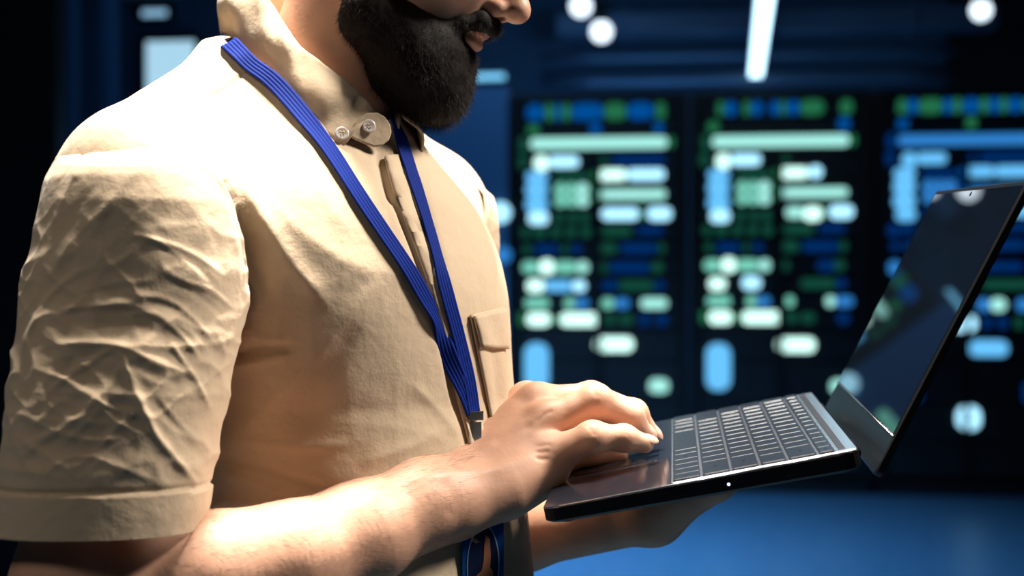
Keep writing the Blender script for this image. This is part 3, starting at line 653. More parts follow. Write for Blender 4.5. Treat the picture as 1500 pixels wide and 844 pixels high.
# eyes, brows, lips
m_eye = principled('eye', (0.75, 0.72, 0.68), 0.15); m_iris = principled('iris', (0.05, 0.025, 0.012), 0.15)
m_lip = principled('lip', (0.42, 0.14, 0.10), 0.42)
for s in (-1, 1):
    bm = bmesh.new(); bmesh.ops.create_uvsphere(bm, u_segments=20, v_segments=14, radius=.012)
    me = bpy.data.meshes.new('eyeball'); bm.to_mesh(me); bm.free(); smooth(me); o = link('eyeball', me, m_eye); o.location = Vector(hp(-.019, s * .033, .046)); adopt(o)
    bm = bmesh.new(); bmesh.ops.create_uvsphere(bm, u_segments=16, v_segments=10, radius=.0058)
    me = bpy.data.meshes.new('iris'); bm.to_mesh(me); bm.free(); smooth(me); i2 = link('iris', me, m_iris); i2.location = Vector(hp(-.0120, s * .033, .0425)); adopt(i2, o)
    pv, pf = mesh_sdf([(*bb([hp(-.019, s * .033, .046)], .02), lambda P: np.maximum(np.abs(np.sqrt(((P - hp(-.019, s * .033, .046).astype(np.float32)) ** 2).sum(1)) - .0128) - .0011, -((P - hp(-.019, s * .033, .0440).astype(np.float32)) @ (HU * .9 - HD * .35).astype(np.float32))))], hp(-.019, s * .033, .046) - .02, hp(-.019, s * .033, .046) + .02, .0008)
    adopt(link('eyelid', to_mesh('eyelid', pv, pf), m_skin))
def lip_sdf(P):
    d = ellip(P, hp(-.0060, 0, -.0185), HAX, (.0095, .0200, .0038))
    return np.minimum(d, ellip(P, hp(-.0075, 0, -.0262), HAX, (.0095, .0170, .0042)))
pv, pf = mesh_sdf([(*bb([hp(-.005, 0, -.022)], .03), lip_sdf)], hp(-.005, 0, -.022) - .03, hp(-.005, 0, -.022) + .03, .0009)
adopt(link('lips', to_mesh('lips', pv, pf), m_lip))

# ------------------------------------------------------------------ beard and hair
m_hair = noise_bump(principled('dark_beard', (0.007, 0.004, 0.003), 0.7, 0, 0.12), [(900, 0.0006), (150, 0.001)], 0.5, colvar=0.4)
m_strand = principled('beard_strand', (0.012, 0.007, 0.004), 0.55, 0, 0.25)
m_armhair = principled('arm_hair', (0.16, 0.085, 0.045), 0.5, 0, 0.4)
def strands(name, R, Dn, length, rad, mat, parent, segs=4, bend=None, seed=1, curl=.35):
    g = np.random.default_rng(seed); n = len(R); Dn = Dn / np.linalg.norm(Dn, axis=1, keepdims=True)
    a = np.cross(Dn, g.normal(size=(n, 3))); a /= np.linalg.norm(a, axis=1, keepdims=True); b = np.cross(Dn, a)
    ln_ = length * g.uniform(.5, 1.15, n); cv = g.normal(0, curl, (n, 1)) * a + (bend if bend is not None else 0)
    V = np.zeros((n, segs + 1, 3, 3))
    for i in range(segs + 1):
        t = i / segs; c = R + Dn * (ln_ * t)[:, None] + cv * (ln_ * t * t)[:, None]; r = rad * (1 - .85 * t)
        for k in range(3):
            an = 2 * math.pi * k / 3; V[:, i, k] = c + (a * math.cos(an) + b * math.sin(an)) * r
    base = (np.arange(n) * (segs + 1) * 3)[:, None]; F = []
    for i in range(segs):
        for k in range(3):
            k2 = (k + 1) % 3; F.append(base + np.array([[i * 3 + k, i * 3 + k2, (i + 1) * 3 + k2, (i + 1) * 3 + k]]))
    o = link(name, to_mesh(name, V.reshape(-1, 3), np.concatenate(F)), mat); return adopt(o, parent)
def sample(V, F, n, seed, keep=None):
    g = np.random.default_rng(seed); A = np.linalg.norm(np.cross(V[F[:, 2]] - V[F[:, 0]], V[F[:, 3]] - V[F[:, 1]]), axis=1)
    C = V[F].mean(1)
    if keep is not None: A = A * keep(C)
    i = g.choice(len(F), n, p=A / A.sum()); w = g.uniform(size=(n, 2)); q = V[F[i]]
    p = (q[:, 0] * (1 - w[:, :1]) + q[:, 1] * w[:, :1]) * (1 - w[:, 1:]) + (q[:, 3] * (1 - w[:, :1]) + q[:, 2] * w[:, :1]) * w[:, 1:]
    nn = np.cross(q[:, 2] - q[:, 0], q[:, 3] - q[:, 1]); nn /= np.linalg.norm(nn, axis=1, keepdims=True); return p, nn
def beard_sdf(P):
    m = lambda px, py: (v3(at(px, py, 1.226)) - SN)
    def bar(px, py, r, w, dz=0.0):
        c = SN + m(px, py); return cone(P, c - HS * w, c + HS * w, r, r)
    d = bar(640, 128, .0275, .016)
    for a in ((658, 96, .0185, .020), (628, 138, .0255, .012), (600, 108, .032, .026), (664, 78, .0120, .016), (612, 80, .032, .030)): d = smin(d, bar(*a), .022)
    for s in (-1, 1):
        d = smin(d, cone(P, SN + m(610, 92) + HS * s * .034, SN + m(560, 44) + HS * s * .050, .028, .022), .02)
        d = smin(d, cone(P, SN + m(560, 44) + HS * s * .050, SN + m(556, -40) + HS * s * .058, .021, .012), .02)
        d = smin(d, cone(P, SN + m(640, 70) + HS * s * .030, SN + m(588, 30) + HS * s * .046, .018, .016), .02)
        d = smin(d, cone(P, SN + m(668, 48) + HS * s * .027, SN + m(640, 62) + HS * s * .032, .009, .012), .01)
        d = smin(d, chain(P, [hp(.0035, s * .004, -.0085), hp(-.004, s * .019, -.0095), hp(-.017, s * .029, -.020), hp(-.026, s * .033, -.034)], [.0092, .0098, .0092, .009], .006), .006)
    d = smin(d, ellip(P, hp(-.010, 0, -.043), HAX, (.010, .016, .010)), .012)
    lips = ellip(P, hp(.0, 0, -.0225), HAX, (.018, .0190, .0038))
    return np.maximum(d, -lips)
q = bb([v3(at(630, 60, 1.226))], .14)
hV, hF = mesh_sdf([(*q, beard_sdf)], q[0], q[1], .002); hV = relax(hV, hF, 1); hN = normals(hV, hF)
hV = hV + hN * (vnoise(hV * 260) * .0004 + vnoise(hV * 90) * .0010 - .0015)[:, None]
beard = adopt(link('beard', to_mesh('beard', hV, hF), m_hair))
R, nn = sample(hV, hF, 16000, 3)
dirn = nn * .55 + (-UP * .75 + HD * .15)[None] + rng.normal(0, .22, nn.shape)
low = np.clip((1.60 - R[:, 2]) / .08, .25, 1)
strands('beard_hair', R - nn * .001, dirn, .011 * (.5 + .5 * low), .00016, m_strand, beard, 4, None, 4)['kind'] = 'stuff'
def hair_sdf(P):
    d = ellip(P, hp(-.110, 0, .088), HAX, (.104, .083, .106))
    return np.maximum(d, -(((P - hp(-.03, 0, .10).astype(np.float32)) @ (HU * .55 - HD * .83).astype(np.float32))))
q = bb([hp(-.105, 0, .085)], .13)
gV, gF = mesh_sdf([(*q, hair_sdf)], q[0], q[1], .004); gN = normals(gV, gF); gV = gV + gN * (vnoise(gV * 130) * .002)[:, None]
hair = adopt(link('hair', to_mesh('hair', gV, gF), m_hair))
for s in (-1, 1):
    eb = adopt(tube('eyebrow', [hp(-.002, s * .014, .069), hp(-.004, s * .028, .075), hp(-.016, s * .046, .070)], [.003, .0045, .002], m_hair))
# hair on the right forearm
pxk = lambda C: ((proj(C)[:, 0] > 240) & (proj(C)[:, 0] < 690) & (C[:, 1] < 1.26) & (C[:, 2] < 1.27) & (proj(C)[:, 1] > 600)).astype(float)
R, nn = sample(bV, bF, 7000, 9, pxk)
ax = v3(at(655, 712, 1.17)) - ELR; ax /= np.linalg.norm(ax)
R_ok = strands('arm_hair', R, nn * .32 + ax[None] * .9 + np.array([[0, -.15, -.25]]) + rng.normal(0, .14, nn.shape), .012, .00007, m_armhair, body, 4, None, 11, .12); R_ok['kind'] = 'stuff'
print('beard', time.time() - T0)

# ------------------------------------------------------------------ the shirt
m_shirt = principled('beige_cotton', (0.59, 0.455, 0.315), 0.82, 0, 0.2, Sheen_Weight=0.15)
def cloth_nodes(m):
    b = m.node_tree.nodes['Principled BSDF']; tc = N(m, 'ShaderNodeTexCoord'); prev = None
    for kind, sc, dist, st in (('n', 22, .006, .35), ('n', 75, .0022, .35), ('n', 420, .0006, .30), ('n', 1500, .00022, .35)):
        n = N(m, 'ShaderNodeTexNoise'); n.inputs['Scale'].default_value = sc; n.inputs['Detail'].default_value = 3; L(m, tc.outputs['Object'], n.inputs['Vector'])
        bp = N(m, 'ShaderNodeBump'); bp.inputs['Strength'].default_value = st; bp.inputs['Distance'].default_value = dist; L(m, n.outputs[0], bp.inputs['Height'])
        if prev: L(m, prev.outputs[0], bp.inputs['Normal'])
        prev = bp
    L(m, prev.outputs[0], b.inputs['Normal'])
cloth_nodes(m_shirt)
def cut(V, F, planes):
    """planes: (point, normal, zlimit) - what lies on the normal's side goes"""
    me = to_mesh('shirt', V, F); bm = bmesh.new(); bm.from_mesh(me); bpy.data.meshes.remove(me)
    for co, no, zl in planes:
        fs = [f for f in bm.faces if zl is None or f.calc_center_median().z > zl]
        ge = list({e for f in fs for e in f.edges}) + list({v for f in fs for v in f.verts}) + fs
        bmesh.ops.bisect_plane(bm, geom=ge, plane_co=Vector(co), plane_no=Vector(no), clear_outer=True)
    return bm
def cloth_obj(name, bm, parent, thick=.0012):
    me = bpy.data.meshes.new(name); bm.to_mesh(me); bm.free(); smooth(me); o = link(name, me, m_shirt)
    s = o.modifiers.new('cloth', 'SOLIDIFY'); s.thickness = thick; s.offset = -1; return adopt(o, parent)
SEAM_N = v3((-.16, -.963, -.20)); SEAM_N /= np.linalg.norm(SEAM_N); SEAM_P = v3(at(205, 207, 1.058))
SEAML_N = LT * .975 - UP * .20; SEAML_N /= np.linalg.norm(SEAML_N); SEAML_P = SHL + LT * .0
# torso
q = bb([bd(.05, 0, .93), bd(.05, 0, 1.58), SHR, SHL], .21)
tV, tF = mesh_sdf([(*q, torso_sdf)], q[0], q[1], .0024); tV = relax(tV, tF, 2); tN = normals(tV, tF)
wr = ridged(tV * np.array([9, 9, 14])) - .25
tV = tV + tN * (wr * .0012 + vnoise(tV * 35) * .0003 + ridged(tV * 26 + 3) * .0004)[:, None]; 
tV = fold(tV, tN, [([(345, 262), (385, 320), (430, 390), (485, 452)], 5.0, 17), ([(330, 255), (352, 320), (375, 395), (395, 440)], -5.0, 15),
                   ([(400, 300), (440, 340), (500, 380), (560, 400)], 2.2, 20), ([(560, 405), (480, 500), (400, 590), (330, 650)], 3.2, 20), ([(520, 470), (470, 560), (430, 640)], -2.5, 22),
                   ([(325, 522), (370, 512), (430, 508)], -4.0, 9), ([(330, 540), (380, 530), (430, 515)], 2.5, 8), ([(360, 480), (390, 500), (420, 500)], 2.5, 9),
                   ([(320, 668), (400, 690), (480, 715), (540, 712)], -2.2, 7), ([(320, 690), (390, 715), (460, 735)], 2.4, 8), ([(330, 640), (420, 655), (520, 650)], 1.8, 9), ([(520, 680), (600, 655), (660, 625)], 1.8, 12),
                   ([(300, 750), (340, 735), (400, 748)], 3.0, 9), ([(600, 560), (640, 600), (672, 640)], 1.6, 9), ([(430, 210), (470, 280), (520, 350)], 1.5, 18), ([(600, 330), (640, 400), (660, 470)], 1.2, 10),
                   ([(560, 232), (575, 285), (598, 345), (622, 410), (648, 500), (666, 585), (682, 650)], -3.2, 5), ([(556, 225), (564, 260), (580, 300)], -5, 7),
                   ([(365, 100), (330, 130), (290, 150), (255, 180), (232, 205)], -2.2, 2.4), ([(360, 96), (326, 126), (286, 146), (250, 178)], .8, 5),
                   ([(726, 330), (731, 390), (733, 440)], -1.5, 4), ([(612, 260), (632, 330), (655, 410)], -2.4, 6)])
# puckered strip beside the armhole
strip = catmull([(322, 250), (342, 290), (362, 345), (374, 400), (370, 460), (356, 520)], 34); pk = []
for i in range(1, 33):
    d = strip[i + 1] - strip[i - 1]; d /= np.linalg.norm(d); nn_ = np.array([-d[1], d[0]]); a = rng.uniform(8, 15)
    pk.append(([tuple(strip[i] - nn_ * a - d * 3), tuple(strip[i]), tuple(strip[i] + nn_ * a + d * 3)], rng.uniform(1.2, 2.4), 3.2))
tV = fold(tV, normals(tV, tF), pk)
bm = cut(tV, tF, [(bd(.035, 0, 1.580), FW * .55 + UP * .835, None), (v3((0, 0, .96)), (0, 0, -1), None)])
shirt = cloth_obj('shirt', bm, person)
# sleeves
FOLDS = [([(58, 512), (105, 503), (168, 505), (210, 522), (253, 539), (300, 556)], 3.4, 9), ([(63, 455), (131, 449), (195, 450), (237, 463), (279, 489), (312, 526)], 2.6, 9),
         ([(90, 530), (150, 522), (215, 545), (270, 566)], -3.0, 8), ([(90, 477), (150, 474), (215, 480), (262, 506)], -3.2, 9),
         ([(174, 505), (198, 570), (226, 632), (258, 674), (297, 720)], 5.5, 11), ([(205, 565), (245, 610), (285, 660), (305, 690)], -3.5, 11), ([(150, 560), (180, 625), (215, 680)], -3.0, 12),
         ([(30, 525), (50, 470), (79, 428), (120, 395)], 3.6, 8), ([(46, 540), (100, 558), (158, 595), (215, 612)], 4.0, 9), ([(60, 568), (110, 590), (160, 618)], -2.6, 8),
         ([(70, 575), (121, 537), (176, 506)], 3.6, 8), ([(22, 604), (79, 630), (130, 645), (190, 640)], 3.4, 9), ([(40, 650), (95, 625), (140, 585)], 3.2, 8), ([(25, 640), (70, 668), (110, 700)], 2.6, 8),
         ([(247, 498), (284, 553), (308, 600)], 3.6, 7), ([(197, 353), (246, 368), (286, 390), (322, 424)], -3.4, 6), ([(190, 343), (246, 357), (292, 378), (330, 405)], 2.8, 6), ([(214, 345), (258, 372), (300, 408)], 2.4, 5),
         ([(262, 410), (305, 424), (342, 452)], 3.0, 6), ([(240, 405), (290, 432), (335, 470)], -2.5, 6), ([(189, 430), (246, 440), (284, 468), (314, 503)], 3.2, 6), ([(180, 462), (225, 462), (266, 492), (296, 530)], 3.0, 6),
         ([(145, 266), (115, 300), (88, 345), (70, 385)], -4.0, 11), ([(172, 290), (110, 350), (72, 410)], 3.0, 12), ([(118, 240), (96, 285), (78, 330)], 2.0, 8), ([(200, 240), (160, 300), (130, 350)], 1.6, 14),
         ([(60, 690), (120, 668), (190, 690), (240, 712)], 2.4, 9), ([(120, 700), (170, 655), (205, 640)], 2.2, 8), ([(230, 580), (262, 620), (285, 640)], 2.2, 7), ([(30, 560), (36, 500), (48, 440)], -2.2, 6),
         ([(85, 270), (130, 219), (200, 209), (242, 217), (300, 250), (335, 294), (358, 352)], -5.0, 2.6),
         ([(330, 300), (345, 350), (350, 420), (338, 490), (318, 560)], 2.6, 8), ([(308, 320), (325, 380), (328, 440), (312, 510)], -3.2, 12), ([(100, 420), (150, 400), (210, 395)], -2.0, 9), ([(110, 430), (170, 415), (230, 412)], 1.8, 7)]
def sleeve(name, sdf, q, seam, hemz, hem_n, folds, side):
    V, F = mesh_sdf([(*q, lambda P: sdf(P) - .0022)], q[0], q[1], .0019); V = relax(V, F, 2); Nn = normals(V, F)
    dz = np.clip((1.47 - V[:, 2]) / .12, .15, 1); hb = (V - hemz) @ (-hem_n)                       # height above the hem
    amp = dz * np.clip((hb - .028) / .03, .12, 1)
    V = V + Nn * (amp * ((ridged(V * np.array([13, 13, 34]) + 5) - .25) * .0020 + (ridged((V @ np.array([[.8, 0, .6], [0, 1, 0], [-.6, 0, .8]])) * np.array([30, 30, 60])) - .25) * .0016 + (ridged((V @ np.array([[.7, 0, -.7], [0, 1, 0], [.7, 0, .7]])) * np.array([34, 34, 70]) + 9) - .25) * .0014 + vnoise(V * 90) * .0004))[:, None]
    V = fold(V, Nn, [(a, b * (.46 if b > 0 else .20), c * .62 if b > 0 else c * .8) for a, b, c in folds])
    band = np.where((hb > -.01) & (hb < .0315), .0016, 0) - .0016 * np.exp(-((hb - .0335) / .0014) ** 2)
    edge = (V - seam[0]) @ seam[1]; band = band + np.where(V[:, 2] > 1.40, .0012 * np.exp(-((edge - .004) / .003) ** 2), 0)
    V = V + Nn * band[:, None]
    bm = cut(V, F, [(hemz, hem_n, None), (seam[0], -seam[1], 1.385)])
    return cloth_obj(name, bm, shirt)
hz = v3(at(145, 777, 1.023)); hn = v3((0.012, -.05, -1)); hn /= np.linalg.norm(hn)
q = bb([SHR, v3(at(145, 800, 1.02))], .11)
slR = sleeve('sleeve', sleeveR_sdf, q, (SEAM_P, SEAM_N), hz, hn, FOLDS, -1)
q = bb([SHL, v3((-.088, 1.432, 1.15))], .10)
slL = sleeve('sleeve', sleeveL_sdf, q, (SEAML_P, SEAML_N), v3((-.085, 1.43, 1.20)), v3((.0, 0, -1)), [], 1)
print('shirt', time.time() - T0)
# where a line of sight meets the cloth
bpy.context.view_layer.update()
def bvh_of(obs):
    V = []; F = []
    for o in obs:
        k = len(V); me = o.data; mw = o.matrix_world
        V += [mw @ v.co for v in me.vertices]; F += [tuple(i + k for i in p.vertices) for p in me.polygons]
    return BVHTree.FromPolygons(V, F)
def hit(b, px, py):
    o = Vector((0, 0, CAMZ)); d = (at(px, py, 1.0) - o).normalized(); h = b.ray_cast(o, d)
    if h[0] is None: return None
    n = h[1] if h[1].dot(d) < 0 else -h[1]; return h[0], n
bv_shirt = bvh_of([shirt])
def line_on(b, pts, n, off=0.0):
    out = []
    for p in catmull(pts, n):
        h = hit(b, p[0], p[1])
        if h: out.append((h[0] + h[1] * off, h[1]))
    return out
# collar: stand and fall, near side measured and mirrored about the middle
def mir(p): q = p - MID; return p - LT * (2 * (q @ LT))
ctop = [v3(at(549, 165, 1.172)), v3(at(520, 131, 1.172)), v3(at(482, 100, 1.172)), v3(at(440, 68, 1.175)), v3(at(410, 30, 1.184)), v3(at(385, -2, 1.198)), bd(-.012, -.056, 1.650), bd(-.044, -.034, 1.668), bd(-.056, 0, 1.674)]
cbot = [v3(at(504, 214, 1.150)), v3(at(484, 203, 1.150)), v3(at(462, 180, 1.154)), v3(at(432, 140, 1.162)), v3(at(408, 112, 1.172)), v3(at(376, 86, 1.190)), v3(at(348, 66, 1.215)), v3(at(327, 48, 1.258)), bd(-.080, 0, 1.622)]
ct = catmull(ctop + [mir(p) for p in ctop[-2::-1]], 97); cb = catmull(cbot + [mir(p) for p in cbot[-2::-1]], 97)
P = []
for i in range(97):
    o = (cb[i] - MID) * np.array([1, 1, 0]); o -= FW * .03; o /= np.linalg.norm(o); row = []
    for t in np.linspace(0, 1, 15):
        b = ct[i] * (1 - t) + cb[i] * t + (o * .0055 + UP * .003) * math.sin(math.pi * t) * (1 if t > .1 else .8)
        wv = .0018 * math.sin(i * .9 + 5 * t) * (1 - t) * (1 if i < 40 else .4) + .0012 * math.sin(i * .45 - 7 * t) + .0010 * math.sin(i * 2.1 + 2) * (1 - t) ** 2
        row.append(b + o * wv)
    P.append(row)
fall = adopt(grid_mesh('collar', P, m_shirt, None, thick=.0022, offset=0), shirt)
P = []
for i in range(97):
    o = (ct[i] - MID) * np.array([1, 1, 0]); o -= FW * .03; o /= np.linalg.norm(o)
    ins = ct[i] - o * .004; P.append([ins + UP * .0005 - o * .0008, ins - UP * .012 - o * .002, ins - UP * .030 - o * .001, ins - UP * .042 + o * .004])
band = adopt(grid_mesh('collar_band', P, m_shirt, None, thick=.002, offset=0), shirt)
# buttoned end of the collar band, with its round tip
def slab(name, pts3, nrm, th, mat, parent):
    bm = bmesh.new(); n = len(pts3); nrm = Vector(nrm).normalized(); c = sum((Vector(p) for p in pts3), Vector()) / n
    top = [bm.verts.new(Vector(p) + nrm * th * .5 - (Vector(p) - c).normalized() * th * .4) for p in pts3]; mid1 = [bm.verts.new(Vector(p) + nrm * th * .2) for p in pts3]; bot = [bm.verts.new(Vector(p) - nrm * th * .5) for p in pts3]
    bm.faces.new(top); bm.faces.new(bot[::-1])
    for A, B in ((mid1, top), (bot, mid1)):
        for i in range(n): bm.faces.new((A[i], A[(i + 1) % n], B[(i + 1) % n], B[i]))
    bmesh.ops.recalc_face_normals(bm, faces=bm.faces[:])
    me = bpy.data.meshes.new(name); bm.to_mesh(me); bm.free(); return adopt(link(name, me, mat), parent)
tabpx = [(508, 196), (520, 180), (536, 166), (552, 165), (564, 172), (571, 183), (573, 195), (569, 206), (560, 213), (548, 215), (534, 210), (520, 204)]
tab = slab('band_tab', [v3(at(x, y, 1.150 + (x - 508) * .00030)) for x, y in tabpx], (.55, -.80, .25), .0024, m_shirt, shirt)
# front placket strip on top of the closing, with pleated edges
P = []
for t in np.linspace(0, 1, 50):
    l_ = catmull([(562, 232), (577, 285), (600, 345), (624, 410), (650, 500), (668, 585), (684, 650), (692, 740), (700, 843)], 50)[int(t * 49)]
    r_ = catmull([(588, 228), (606, 283), (630, 345), (652, 410), (677, 500), (694, 585), (708, 650), (716, 740), (724, 843)], 50)[int(t * 49)]
    row = []
    for s in np.linspace(0, 1, 7):
        p = l_ * (1 - s) + r_ * s; h = hit(bv_shirt, *p)
        if h: row.append(h[0] + h[1] * (.0022 + .0006 * math.sin(t * 160) * (s > .7)))
    if len(row) == 7: P.append(row)
placket = adopt(grid_mesh('placket', [[tuple(q) for q in r] for r in P], m_shirt, None, thick=.0022, offset=0), shirt)
# breast pocket with flap
def patch(name, quad, nu, nv, off, parent, wob=0):
    (a, b, c, d) = [np.array(q, float) for q in quad]; P = []
    for u in np.linspace(0, 1, nu):
        row = []
        for v in np.linspace(0, 1, nv):
            p = (a * (1 - u) + b * u) * (1 - v) + (d * (1 - u) + c * u) * v; h = hit(bv_shirt, *p)
            if h is None: h = row[-1:] and (row[-1], Vector((0, -1, 0)))
            row.append(h[0] + h[1] * (off + wob * math.sin(9 * u) * math.sin(3.1 * v)) if not (row and h[0] is row[-1]) else row[-1])
        P.append(row)
    return adopt(grid_mesh(name, [[tuple(q) for q in r] for r in P], m_shirt, None, thick=.0020, offset=0), parent)
pocket = patch('breast_pocket', [(686, 462), (733, 450), (741, 640), (722, 640)], 14, 24, .0022, shirt, .0008)
flap = patch('pocket_flap', [(687, 464), (734, 452), (738, 512), (698, 509)], 12, 10, .0052, pocket, .0012)
# buttons
m_btn = principled('button_pearl', (0.62, 0.55, 0.50), 0.25, 0, 0.6)
def button(p, n, r=.0062):
    n = Vector(n).normalized(); q = n.to_track_quat('Z', 'Y'); prof = [(0, .0012), (.35, .0011), (.55, .0016), (.80, .0024), (.95, .0018), (1.0, .0006), (.9, 0), (0, 0)]; prof = [(a, b * .55) for a, b in prof]
    V = []; F = []; k = 24
    for rr, z in prof:
        for t in range(k): V.append(Vector(p) + q @ Vector((r * rr * math.cos(t * 2 * math.pi / k), r * rr * math.sin(t * 2 * math.pi / k), z)))
    for a in range(len(prof) - 1):
        for t in range(k): F.append((a * k + t, a * k + (t + 1) % k, (a + 1) * k + (t + 1) % k, (a + 1) * k + t)[::-1])
    me = bpy.data.meshes.new('button'); me.from_pydata([tuple(v) for v in V], [], F); smooth(me); o = adopt(link('button', me, m_btn), shirt)
    for sx in (-1, 1):
        for sy in (-1, 1):
            adopt(tube('thread', [Vector(p) + q @ Vector((sx * r * .2, sy * r * .2, .0008)), Vector(p) + q @ Vector((sx * r * .2, sy * r * .2, .0018))], r * .09, m_shirt, None, 6), o)
bv_all = bvh_of([shirt, fall, tab])
for (x, y) in ((540, 185), (501, 196)):
    h = hit(bv_all, x, y)
    if h: button(h[0] + h[1] * .0004, v3(h[1]) * .5 + v3((.25, -.8, .25)))
bv_pl = bvh_of([placket])
for (x, y) in ((689, 700), (640, 400)):
    h = hit(bv_pl, x, y)
    if h: button(h[0] + h[1] * .0010, h[1], .0055)
# ------------------------------------------------------------------ trousers, belt, shoes
m_tr = noise_bump(principled('dark_trousers', (0.012, 0.014, 0.018), 0.8), [(300, .0006), (20, .004)], 0.4)
def legs_sdf(P):
    q = P - MID.astype(np.float32); d = ellip(P, bd(.035, 0, .93), AX, (.135, .165, .13))
    for s in (-1, 1): d = smin(d, chain(P, [bd(.03, s * .085, .88), bd(.045, s * .095, .48), bd(.02, s * .10, .10)], [.098, .074, .066]), .04)
    return np.maximum(np.maximum(d, .055 - P[:, 2]), P[:, 2] - 1.02)
q = bb([bd(0, 0, .04), bd(0, 0, 1.05)], .25)
V, F = mesh_sdf([(*q, legs_sdf)], q[0], q[1], .007); Nn = normals(V, F); V = V + Nn * ((ridged(V * np.array([12, 12, 8])) - .3) * .006)[:, None]
adopt(link('trousers', to_mesh('trousers', V, F), m_tr))
m_shoe = principled('shoe_leather', (0.015, 0.010, 0.008), 0.35)
for s in (-1, 1):
    def shoe(P): return np.maximum(smin(cone(P, bd(-.03, s * .10, .055), bd(.16, s * .115, .035), .045, .040), cone(P, bd(.0, s * .10, .05), bd(.0, s * .10, .11), .048, .045), .03), .002 - P[:, 2])
    q = bb([bd(.06, s * .1, .05)], .20); V, F = mesh_sdf([(*q, shoe)], q[0], q[1], .006); adopt(link('shoe', to_mesh('shoe', V, F), m_shoe))
# ------------------------------------------------------------------ lanyard and badge
m_lan = principled('lanyard_blue', lin(4, 36, 122), 0.75, 0, 0.12)
b = m_lan.node_tree.nodes['Principled BSDF']; tc = N(m_lan, 'ShaderNodeTexCoord'); wv = N(m_lan, 'ShaderNodeTexNoise'); wv.inputs['Scale'].default_value = 1400
bp = N(m_lan, 'ShaderNodeBump'); bp.inputs['Strength'].default_value = .5; bp.inputs['Distance'].default_value = .0004
L(m_lan, tc.outputs['Object'], wv.inputs['Vector']); L(m_lan, wv.outputs[0], bp.inputs['Height']); L(m_lan, bp.outputs[0], b.inputs['Normal'])
m_metal = principled('clip_metal', (0.75, 0.74, 0.72), 0.22, 1.0)
lan = empty('lanyard', 'blue ribbon lanyard hanging round the neck of the beige shirt', 'lanyard', at(690, 604, 1.19))
def ribbon(name, C, Nrm, W, parent, ribs=5):
    C = np.array(C, float); Nrm = np.array(Nrm, float)
    for _ in range(3): Nrm[1:-1] = (Nrm[:-2] + 2 * Nrm[1:-1] + Nrm[2:]) / 4; C[1:-1] = (C[:-2] + 2 * C[1:-1] + C[2:]) / 4
    T = np.gradient(C, axis=0); T /= np.linalg.norm(T, axis=1, keepdims=True); Sd = np.cross(T, Nrm); Sd /= np.linalg.norm(Sd, axis=1, keepdims=True); Nn = np.cross(Sd, T); P = []
    for i in range(len(C)): P.append([C[i] + Sd[i] * (s * W[i] / 2) + Nn[i] * (.00035 * math.cos(s * math.pi * ribs)) for s in np.linspace(-1, 1, 21)])
    return adopt(grid_mesh(name, P, m_lan, None, thick=.0013, offset=0), parent)
def strap(px, extra, w, off):
    C = [e for e, _ in extra]; Nn = [n for _, n in extra]
    for p in catmull(px, 60):
        h = hit(bv_all, *p)
        if h: C.append(v3(h[0]) + v3(h[1]) * off); Nn.append(v3(h[1]))
    C = np.array(C); i = np.linspace(0, len(C) - 1, 90); C = np.stack([np.interp(i, np.arange(len(C)), C[:, a]) for a in range(3)], 1); Nn = np.array(Nn); Nn = np.stack([np.interp(i, np.arange(len(Nn)), Nn[:, a]) for a in range(3)], 1)
    return C, Nn, np.full(90, w)
def near(px, py, off=.006):
    h = hit(bv_all, px, py) or (at(px, py, 1.235), Vector((-.3, -.7, .6)))
    return v3(h[0]) + v3(h[1]) * off, v3(h[1])
back = [(bd(-.078, .03, 1.630), -FW * .9 + UP * .4), (bd(-.074, 0, 1.628), -FW * .9 + UP * .4), (v3(at(332, 45, 1.270)), -FW * .6 - LT * .6 + UP * .3)] + [near(*p) for p in catmull([(331, 60), (339, 69), (349, 81), (358, 91)], 14)]
s1 = ribbon('strap', *strap([(366, 98), (400, 122), (440, 168), (480, 222), (520, 285), (560, 345), (600, 405), (632, 465), (658, 530), (678, 580), (687, 606)], back, .0155, .0042), lan)
s2 = ribbon('strap', *strap([(578, 190), (590, 230), (603, 270), (620, 325), (637, 385), (652, 440), (668, 500), (682, 560), (689, 606)], [(bd(-.074, .005, 1.628), -FW), (mir(back[2][0]), -FW * .6 + LT * .6 + UP * .5), (bd(.03, .066, 1.585), LT + UP * .5), (bd(.08, .05, 1.555), LT + UP * .5 + FW * .3)], .0155, .0046), lan)
h = hit(bv_all, 689, 612) ; cp = v3(h[0]) + v3(h[1]) * .006
def obox(name, c, dims, rot, mat, parent, bev=.0006):
    bm = bmesh.new(); box_bm(bm, -dims[0] / 2, dims[0] / 2, -dims[1] / 2, dims[1] / 2, -dims[2] / 2, dims[2] / 2, bev); me = bpy.data.meshes.new(name); bm.to_mesh(me); bm.free()
    o = link(name, me, mat); o.location = Vector(c); o.rotation_euler = rot; return adopt(o, parent)
RZ = .5                                   # the card faces the way the chest does
obox('crimp', cp + UP * .001, (.014, .004, .008), (0, 0, RZ + math.pi * 0), m_metal, lan)
obox('clip', cp - UP * .016, (.010, .004, .024), (0, 0, RZ), m_metal, lan)
o = tube('swivel', [cp - UP * .028, cp - UP * .036], [.0035, .0030], m_metal, None, 12); adopt(o, lan)
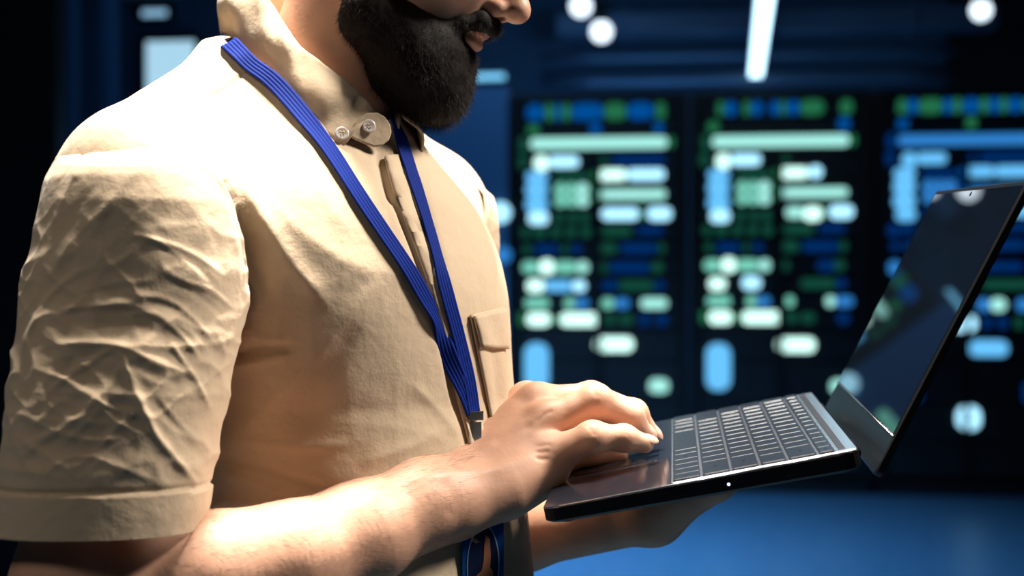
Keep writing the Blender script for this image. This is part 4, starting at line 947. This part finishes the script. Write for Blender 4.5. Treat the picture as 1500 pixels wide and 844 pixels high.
# the badge hangs from the clip below the wrist
hb_ = hit(bv_all, 694, 832); bc = v3(hb_[0]) + v3(hb_[1]) * .010
m_card = principled('badge_blue', lin(20, 70, 140), 0.35, 0, 0.5); m_ring = principled('badge_ring', lin(150, 175, 215), 0.4); m_in = principled('badge_dark', lin(22, 34, 66), 0.35)
m_tan = principled('badge_tan', lin(170, 110, 78), 0.5)
bang = math.radians(26)
badge = empty('id_badge', 'blue badge card with a white oval outline, hanging below the typing wrist', 'badge', bc, bang)
cw, chh = .038, .085
ztop = .040
def card_pts(name, P2, y0, y1, mat):
    n = len(P2); V = [(x, y0, z) for x, z in P2] + [(x, y1, z) for x, z in P2]
    F = [tuple(range(n)), tuple(range(n, 2 * n))[::-1]] + [(i, i + n, (i + 1) % n + n, (i + 1) % n) for i in range(n)]
    me = bpy.data.meshes.new(name); me.from_pydata(V, [], F); bm = bmesh.new(); bm.from_mesh(me); bmesh.ops.recalc_face_normals(bm, faces=bm.faces[:]); bm.to_mesh(me); bm.free()
    return link(name, me, mat, badge)
rrp = []
for cx, cz, t0 in ((cw / 2 - .004, ztop - .004, 0), (-cw / 2 + .004, ztop - .004, 1), (-cw / 2 + .004, ztop - chh + .004, 2), (cw / 2 - .004, ztop - chh + .004, 3)):
    for t in np.linspace(0, math.pi / 2, 5): rrp.append((cx + .004 * math.cos(t + t0 * math.pi / 2), cz + .004 * math.sin(t + t0 * math.pi / 2)))
card_pts('card', rrp, -.0008, .0008, m_card)
el = lambda a, b_, cz, n=40: [(a * math.cos(t), cz + b_ * math.sin(t)) for t in np.linspace(0, 2 * math.pi, n, endpoint=False)]
card_pts('oval_outline', el(.0150, .0345, .0022), -.0012, -.0006, m_ring); card_pts('oval_picture', el(.0137, .0332, .0022), -.0015, -.0006, m_in)
card_pts('picture_figure', [(.002, .028), (.0055, .024), (.0065, .010), (.006, .000), (.009, -.004), (.009, -.012), (.005, -.020), (.001, -.024), (-.003, -.019), (-.007, -.015), (-.007, -.006), (-.002, -.002), (.000, .006), (.0005, .018)], -.0018, -.0006, m_tan)
card_pts('badge_tab', [(-.005, ztop), (.005, ztop), (.005, ztop + .012), (-.005, ztop + .012)], -.0006, .0006, m_metal)
print('all', time.time() - T0)
